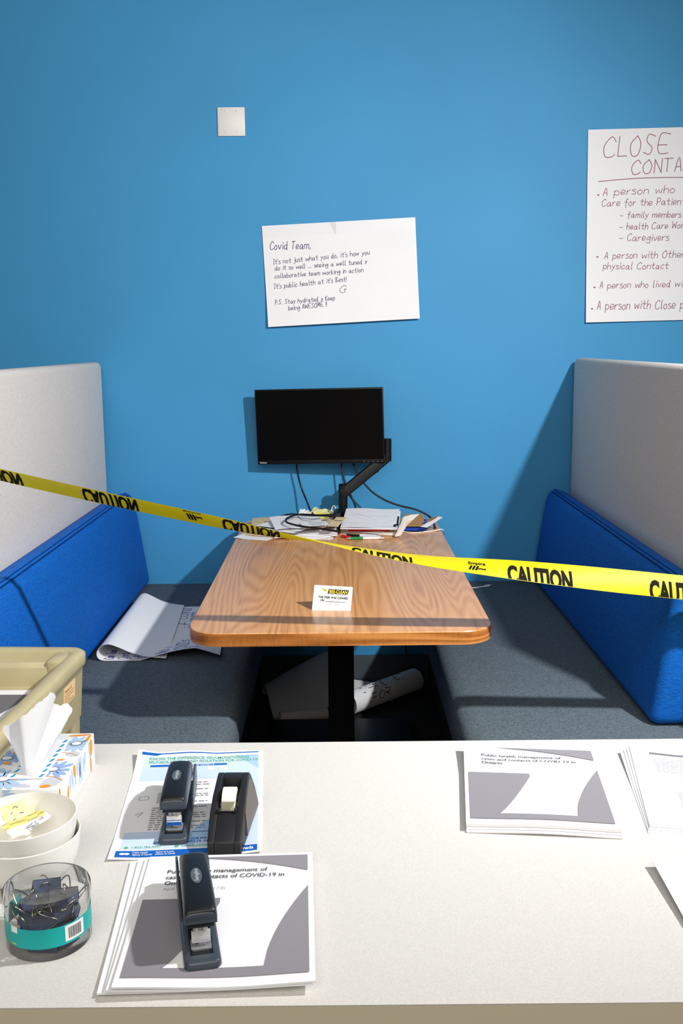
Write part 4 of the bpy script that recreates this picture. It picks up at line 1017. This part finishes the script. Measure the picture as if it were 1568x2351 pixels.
letter('report_copy', 'third report copy up in the front stapler stack', (-0.2657, 1.2328, 0.7538), (-0.2545, 0.9624, 0.7538), M_PAPER, w=.219, bump=wv(.0028, 1.8), group=g)
s = letter('report_copy', 'top report copy with grey cover under the front stapler', (-0.2590, 1.2317, 0.7568), (-0.2479, 0.9544, 0.7568), M_PAPER, bump=wv(.004, 1.7), group=g); cover(s)
g = 'report copies in the right stack'
cr = lambda u, v: .006*max(0, 1-u*4)*max(0, 1-v*3) + .0025*v*v*(.5-.5*math.cos(u*6))
letter('report_copy', 'lowest report copy of the right stack, its white edge nearest the viewer', (0.2030, 1.5952, 0.7478), (0.1711, 1.2993, 0.7478), M_PAPER, bump=cr, group=g, h=.285)
s = letter('report_copy', 'middle report copy of the right stack with a grey band showing', (0.2028, 1.5939, 0.7515), (0.1722, 1.3086, 0.7515), M_PAPER, t=.003, bump=cr, group=g); cover(s)
s = letter('report_copy', 'top report copy of the right stack with its grey cover in full view', (0.2029, 1.5949, 0.7565), (0.1734, 1.3233, 0.7565), M_PAPER, t=.0042, bump=cr, group=g); cover(s)
g = 'text sheets fanned at the right edge'
tb = lambda u, v: .005*max(0, 1-u*3)*max(0, 1-v*2)
for i, (lb, TL, BL) in enumerate((('bottom sheet of the fanned text sheets at the right edge', (0.4637, 1.5822, 0.7462), (0.4315, 1.3347, 0.7462)), ('second sheet up of the fanned text sheets at the right edge', (0.4704, 1.5856, 0.7478), (0.4318, 1.3277, 0.7478)),
        ('third sheet up of the fanned text sheets at the right edge', (0.4759, 1.5872, 0.7494), (0.4327, 1.3206, 0.7494)), ('top text sheet of the fan at the right edge with a grey heading line', (0.4818, 1.5901, 0.7512), (0.4326, 1.3145, 0.7512)))):
    s = letter('text_sheet', lb, TL, BL, M_PAPER, t=.0012, bump=tb, group=g)
s.ink('heading_rule', M_MIDINK, [('band', .03, .20, .021, .027, 16, 1)], e=.0012)
M_FAINT = mat('faint_print', (182, 183, 196), .7, .1)
s.ink('printed_text', M_FAINT, textlines(s, .035, .20, .042, .09, 8, .0020, R) + textlines(s, .07, .20, .10, .15, 8, .0020, R) + textlines(s, .055, .20, .165, .23, 10, .0020, R), e=.0012)
s = letter('text_sheet', 'white sheet with a lifted corner at the right edge, nearer the viewer', (0.4032, 1.2154, 0.7550), (0.4027, 1.0827, 0.7525), M_PAPER, t=.0008, bump=lambda u, v: .003*max(0, 1-u*3)*max(0, 1-v*2), cat='document')
s.ink('printed_text', M_FAINT, textlines(s, .03, .20, .05, .20, 14, .0024, R), e=.0010)

# blue information sheet under the second stapler
def ib(u, v): return .010*max(0, 1-u*2.6)**2*max(0, 1-v*5)+.004*max(0, math.sin(u*7-1.2))*max(0, 1-v*6)+.007*max(0, u-.75)*4*max(0, v-.8)*5*.6+.003*max(0, 1-u*5)*max(0, v-.8)*5
TL, BL = Vector((-0.3461, 1.5911, 0.7462)), Vector((-0.3196, 1.2510, 0.7462))
s = letter('information_sheet', 'blue bordered information sheet under the back stapler and tape dispenser', TL, BL, M_PAPER, w=.208, h=.352, t=.0006, bump=ib, nu=24, nv=24, cat='leaflet')
w, h = s.w, s.h
s.ink('pale_blue_ground', mat('pale_sky_print', (200, 218, 245), .6, .2), [('band', .06*w, .97*w, .055*h, .30*h, 24, 8), ('band', .06*w, .97*w, .78*h, .925*h, 24, 6), ('band', .70*w, .97*w, .30*h, .78*h, 10, 12)], e=.0003)
s.ink('sky_shade', mat('light_cyan_print', (166, 198, 238), .6, .2), [('band', .78*w, .97*w, .05*h, lambda k: (.05+.16*k)*h, 10, 4), ('band', .30*w, .66*w, .795*h, lambda k: (.80+.11*math.sin(k*PI))*h, 12, 4), ('band', .52*w, .82*w, lambda k: (.78-.10*math.sin(k*PI))*h, .80*h, 12, 4)], e=.0004)
M_BLUEP = mat('strong_blue_print', (16, 96, 184), .55, .3)
s.ink('top_rule', M_BLUEP, [('band', .035*w, .97*w, lambda k: .016*h, lambda k: (.042*h if k < .16 else .026*h), 24, 1)], e=.0005)
s.ink('footer_band', M_BLUEP, [('band', .04*w, .965*w, .935*h, .985*h, 20, 2)], e=.0005)
s.ink('heading', mat('leaf_green_print', (96, 168, 110), .55, .3), [('text', 'KNOW THE DIFFERENCE: SELF-MONITORING,', .10*w, .088*h, .0125, .80*w, .018), ('text', 'SELF-ISOLATION, AND ISOLATION FOR COVID-19', .10*w, .122*h, .0125, .86*w, .018)], e=.0006)
s.ink('section_bar', M_BLUEP, [('poly', [(.12*w, .140*h), (.72*w, .140*h), (.72*w, .158*h), (.12*w, .158*h)])], e=.0005)
s.ink('section_lettering', M_WHITEP, [('text', 'SYMPTOMS OF COVID-19', .34*w, .155*h, .006, .28*w, .02)], e=.0008)
s.ink('picture_spot', M_WHITEP, [('poly', ell(.70*w, .195*h, .0065, .0065, 0, 18)), ('poly', ell(.60*w, .195*h, .0065, .0065, 0, 18))], e=.0006)
s.ink('printed_text', M_MIDINK, textlines(s, .28*w, .60*w, .33*h, .40*h, 4, .0024, R, .8)+textlines(s, .23*w, .60*w, .43*h, .52*h, 6, .0024, R, .8)+textlines(s, .21*w, .60*w, .57*h, .76*h, 11, .0024, R, .8)+textlines(s, .68*w, .92*w, .33*h, .40*h, 4, .0022, R, .5)+textlines(s, .68*w, .92*w, .56*h, .70*h, 7, .0022, R, .5)
    +[('line', [(.10*w, .46*h), (.16*w, .46*h), (.16*w, .49*h), (.10*w, .49*h), (.10*w, .46*h)], .0008), ('line', [(.10*w, .63*h), (.15*w, .61*h), (.12*w, .65*h)], .0008)], e=.0005)
s.ink('blue_lettering', M_BLUEP, [('text', 'WE CAN ALL DO OUR PART IN PREVENTING THE', .30*w, .862*h, .0085, .60*w, .025), ('text', 'SPREAD OF COVID-19. FOR MORE INFO', .27*w, .886*h, .0085, .58*w, .025), ('text', 'SELF-MONITORING', .27*w, .315*h, .0065, .18*w, .02)], e=.0006)
s.ink('green_lettering', mat('leaf_green_print', (96, 168, 110)), [('text', '1-833-784-4397', .13*w, .915*h, .0075, .20*w, .012), ('text', 'canada.ca/coronavirus', .46*w, .915*h, .0075, .30*w, .012), ('poly', ell(.10*w, .910*h, .003, .003, 0, 12)), ('poly', ell(.43*w, .910*h, .003, .003, 0, 12))], e=.0006)
s.ink('footer_lettering', M_WHITEP, [('text', 'Public Health', .15*w, .956*h, .0058, .10*w, .01), ('text', 'Agency of Canada', .15*w, .972*h, .0058, .13*w, .01), ('text', 'Agence de la sante', .30*w, .956*h, .0058, .12*w, .01), ('text', 'publique du Canada', .30*w, .972*h, .0058, .13*w, .01), ('text', 'Canada', .83*w, .972*h, .012, .11*w, .02), ('poly', ell(.085*w, .961*h, .004, .003, 0, 10)), ('poly', ell(.115*w, .961*h, .004, .003, 0, 10))], e=.0008)

# ================================================================ staplers
M_SLATE = mat('slate_grey_plastic', (62, 70, 80), .38, .5); M_GRIP = mat('black_rubber_grip', (24, 25, 29), .42, .4)
def stapler(label, front_mat, group=None):
    t = thing('stapler', label, 'stapler')
    mb = MB()
    mb.loft([rrect(-.0205, .0205, 0, .200, z, .008, 4) for z in (.0003, .005)] + [rrect(-.019, .019, .0015, .1985, .009, .007, 4), rrect(-.0150, .0150, .012, .194, .0095, .004, 4)])
    for sx in (-1, 1): mb.prism([(.085, .007), (.199, .007), (.200, .030), (.192, .040), (.172, .042), (.13, .020)], sx*.0203, sx*.0172, axis='X')
    mb.build('base', M_SLATE, t, smooth=40, bevel=.0008, seg=1)
    MB().box(-.0125, .0125, .016, .150, .0088, .0102).build('base_channel', M_BLACK, t)
    an = MB(); an.loft([rrect(-.0115, .0115, .024, .046, .0102, .003, 3), rrect(-.0115, .0115, .024, .046, .0115, .003, 3), rrect(-.0075, .0075, .029, .040, .0115, .002, 3), rrect(-.0070, .0070, .030, .039, .0106, .002, 3)])
    an.build('anvil', M_CHROME, t, smooth=30)
    def sec(y, w, zb, zt, k=.006):
        return [Vector(p) for p in ((-w, y, zb), (-w, y, zt-k), (-w*.93, y, zt-k*.45), (-w*.72, y, zt-k*.12), (0, y, zt), (w*.72, y, zt-k*.12), (w*.93, y, zt-k*.45), (w, y, zt-k), (w, y, zb))]
    st = [(.0175, .0172, .0475, .0570), (.0185, .0180, .0455, .0600), (.026, .0182, .0440, .0632), (.05, .0180, .042, .0655), (.09, .0174, .039, .0668), (.13, .0168, .036, .0655), (.158, .0164, .032, .0600), (.176, .0160, .030, .0510), (.183, .0150, .030, .042)]
    MB().loft([sec(*a) for a in st]).build('handle', M_SLATE, t, smooth=50)
    gp = [(.0183, .0162, .0555, .0604), (.020, .0166, .056, .0622), (.026, .0168, .058, .0637), (.05, .0165, .060, .0661), (.09, .0158, .061, .0674), (.13, .0150, .060, .0661), (.150, .0138, .058, .0626), (.156, .011, .057, .0606)]
    g_ = MB().loft([sec(a[0], a[1], a[2], a[3], .0035) for a in gp]).build('grip_insert', M_GRIP, t, smooth=50)
    lg = MB(); lg.add([(p[0]*1.0, .088+p[1], .0676) for p in ell(0, 0, .0065, .0180, 0, 24)], [tuple(range(24))])
    q = lg.V; base = [(v.x, v.y, v.z-.0012) for v in q]; lg.add(base, [tuple(range(24))]); lg.F += [(i, (i+1) % 24, 24+(i+1) % 24, 24+i) for i in range(24)]
    bd = lg.build('badge', mat('badge_grey', (84, 92, 98), .35, .5), g_, smooth=0)
    Sb = Sheet((-.0048, .088-.0150, .0678), (0, 1, 0), (1, 0, 0), .030, .0096); Sb.ink('badge_lettering', mat('badge_silver', (190, 194, 196), .4), [('text', 'Swingline', .001, .0070, .0070, .028, .015)], e=.0002, parent=g_)
    MB().box(-.0150, .0150, .0215, .060, .0390, .0460).build('head_block', M_BLACK, t, bevel=.001)
    MB().box(-.0080, .0080, .034, .165, .021, .0340).build('magazine', M_CHROME, t, bevel=.0008)
    M_PLATE = mat('bright_steel', (226, 226, 228), .3, .5, metal=.35); fp = MB(); fp.prism([(.0285, .0165), (.0335, .0165), (.0335, .0300), (.0300, .0300)], -.0105, .0105, axis='X'); fp.build('magazine_front', M_PLATE, t, bevel=.0006)
    if front_mat:
        lb = Sheet((-.0100, .0298, .0297), (1, 0, 0), (0, -.11, -1), .020, .0130)
        lb.ink('label_white', M_WHITEP, [('poly', [(0, 0), (.02, 0), (.02, .0135), (0, .0135)])], e=.0007, parent=t)
        lb.ink('label_blue', front_mat, [('poly', [(0, .0085), (.02, .0085), (.02, .0135), (0, .0135)]), ('poly', [(0, .0055), (.02, .0052), (.02, .0062), (0, .0066)])], e=.0009, parent=t)
    for sx in (-.0045, .0045):
        MB().box(sx-.0018, sx+.0018, .0286, .0302, .0300, .0440).build('driver_prong', M_BRASS, t)
    return t
sA = stapler('stapler with a blue and white front label standing on the blue sheet', M_BLUEP)
sA.location = (-.2375, 1.281, .7468); sA.rotation_euler = (0, 0, rad(4.0))
sB = stapler('stapler with a bare steel front standing on the front left report stack', None)
sB.location = (-.1545, .984, .7586); sB.rotation_euler = (0, 0, rad(12.0))
sB.scale = sA.scale = (1, .95, .97)

# ================================================================ tape dispenser
M_DISP = mat('black_dispenser_plastic', (34, 33, 36), .45, .4); M_TAUPE = mat('taupe_side_plastic', (88, 82, 78), .45, .4)
t = thing('tape_dispenser', 'black desk tape dispenser with a white tape roll beside the back stapler', 'tape dispenser')
prof = [(0, .0003), (0, .020), (.004, .0225), (.048, .0415), (.052, .044), (.080, .0535), (.128, .0590), (.141, .0575), (.148, .052), (.158, .030), (.155, .0003)]
mb = MB()
fx = lambda y, z: .0225 + .012*min(1, max(0, y)/.12)*(1-min(1, z/.058))
for sx in (-1, 1):
    n = len(prof); mb.add([(sx*.0135, y, z) for y, z in prof]+[(sx*fx(y, z), y, z) for y, z in prof], [tuple(range(n)), tuple(range(2*n-1, n-1, -1))]+[(i, (i+1) % n, n+(i+1) % n, n+i) for i in range(n)])
mb.prism([(0, .0003), (0, .020), (.004, .0225), (.048, .0415), (.054, .040), (.060, .0003)], -.0135, .0135, axis='X')
mb.prism([(.121, .0003), (.121, .0582), (.128, .0590), (.141, .0575), (.148, .052), (.158, .030), (.155, .0003)], -.0135, .0135, axis='X')
mb.box(-.0135, .0135, .060, .121, .0003, .006)
mb.build('body', M_DISP, t, smooth=35, bevel=.0010, seg=2, bevel_angle=40)
for sx in (-1, 1):
    pp = [(.050, .004), (.054, .036), (.080, .0475), (.126, .0535), (.140, .049), (.152, .030), (.150, .004)]
    MB().add([(sx*(fx(y, z)+.0004), y, z) for y, z in pp]+[(sx*(fx(y, z)-.002), y, z) for y, z in pp], [tuple(range(7)), tuple(range(13, 6, -1))]+[(i, (i+1) % 7, 7+(i+1) % 7, 7+i) for i in range(7)]).build('side_panel', M_TAUPE, t)
Rx = Matrix.Translation((0, .080, .0345)) @ Matrix.Rotation(PI/2, 4, 'Y')
MB().lathe([(.0135, -.0095), (.0255, -.0095), (.0262, -.009), (.0262, .009), (.0255, .0095), (.0135, .0095)], n=48, close=True, T=Rx).build('tape_roll', mat('matte_white_tape', (238, 236, 218), .6, .3), t, smooth=40)
MB().lathe([(.002, -.0125), (.0130, -.0125), (.0130, .0125), (.002, .0125)], n=32, T=Rx).build('hub', M_BLACK, t, smooth=40)
ts = Sheet((-.0095, .0690, .0560), (1, 0, 0), (0, -.0220, -.0118), .019, .0250); ts.build('tape_end', clear_plastic('clear_tape', (236, 236, 230), .5), .0003, 4, 4, parent=t)
bl = MB(); n = 12
V = [(-.0115+.023*i/n, .0462-(.0012 if i % 2 else 0), .0438) for i in range(n+1)] + [(-.0115+.023*i/n, .0500, .0425) for i in range(n+1)]
V += [(x, y, z+.0006) for x, y, z in V]; N1 = n+1
F = []
for i in range(n): F += [(i, i+1, N1+i+1, N1+i), (2*N1+i, 2*N1+i+1, 3*N1+i+1, 3*N1+i), (i, i+1, 2*N1+i+1, 2*N1+i), (N1+i, N1+i+1, 3*N1+i+1, 3*N1+i)]
bl.add(V, F).build('cutting_blade', M_CHROME, t, smooth=0)
for sx in (-1, 1): MB().box(sx*.0115-.0018, sx*.0115+.0018, .0440, .0510, .0405, .0462).build('blade_lug', M_DISP, t, bevel=.0006)
t.location = (-.1625, 1.2475, .7470)
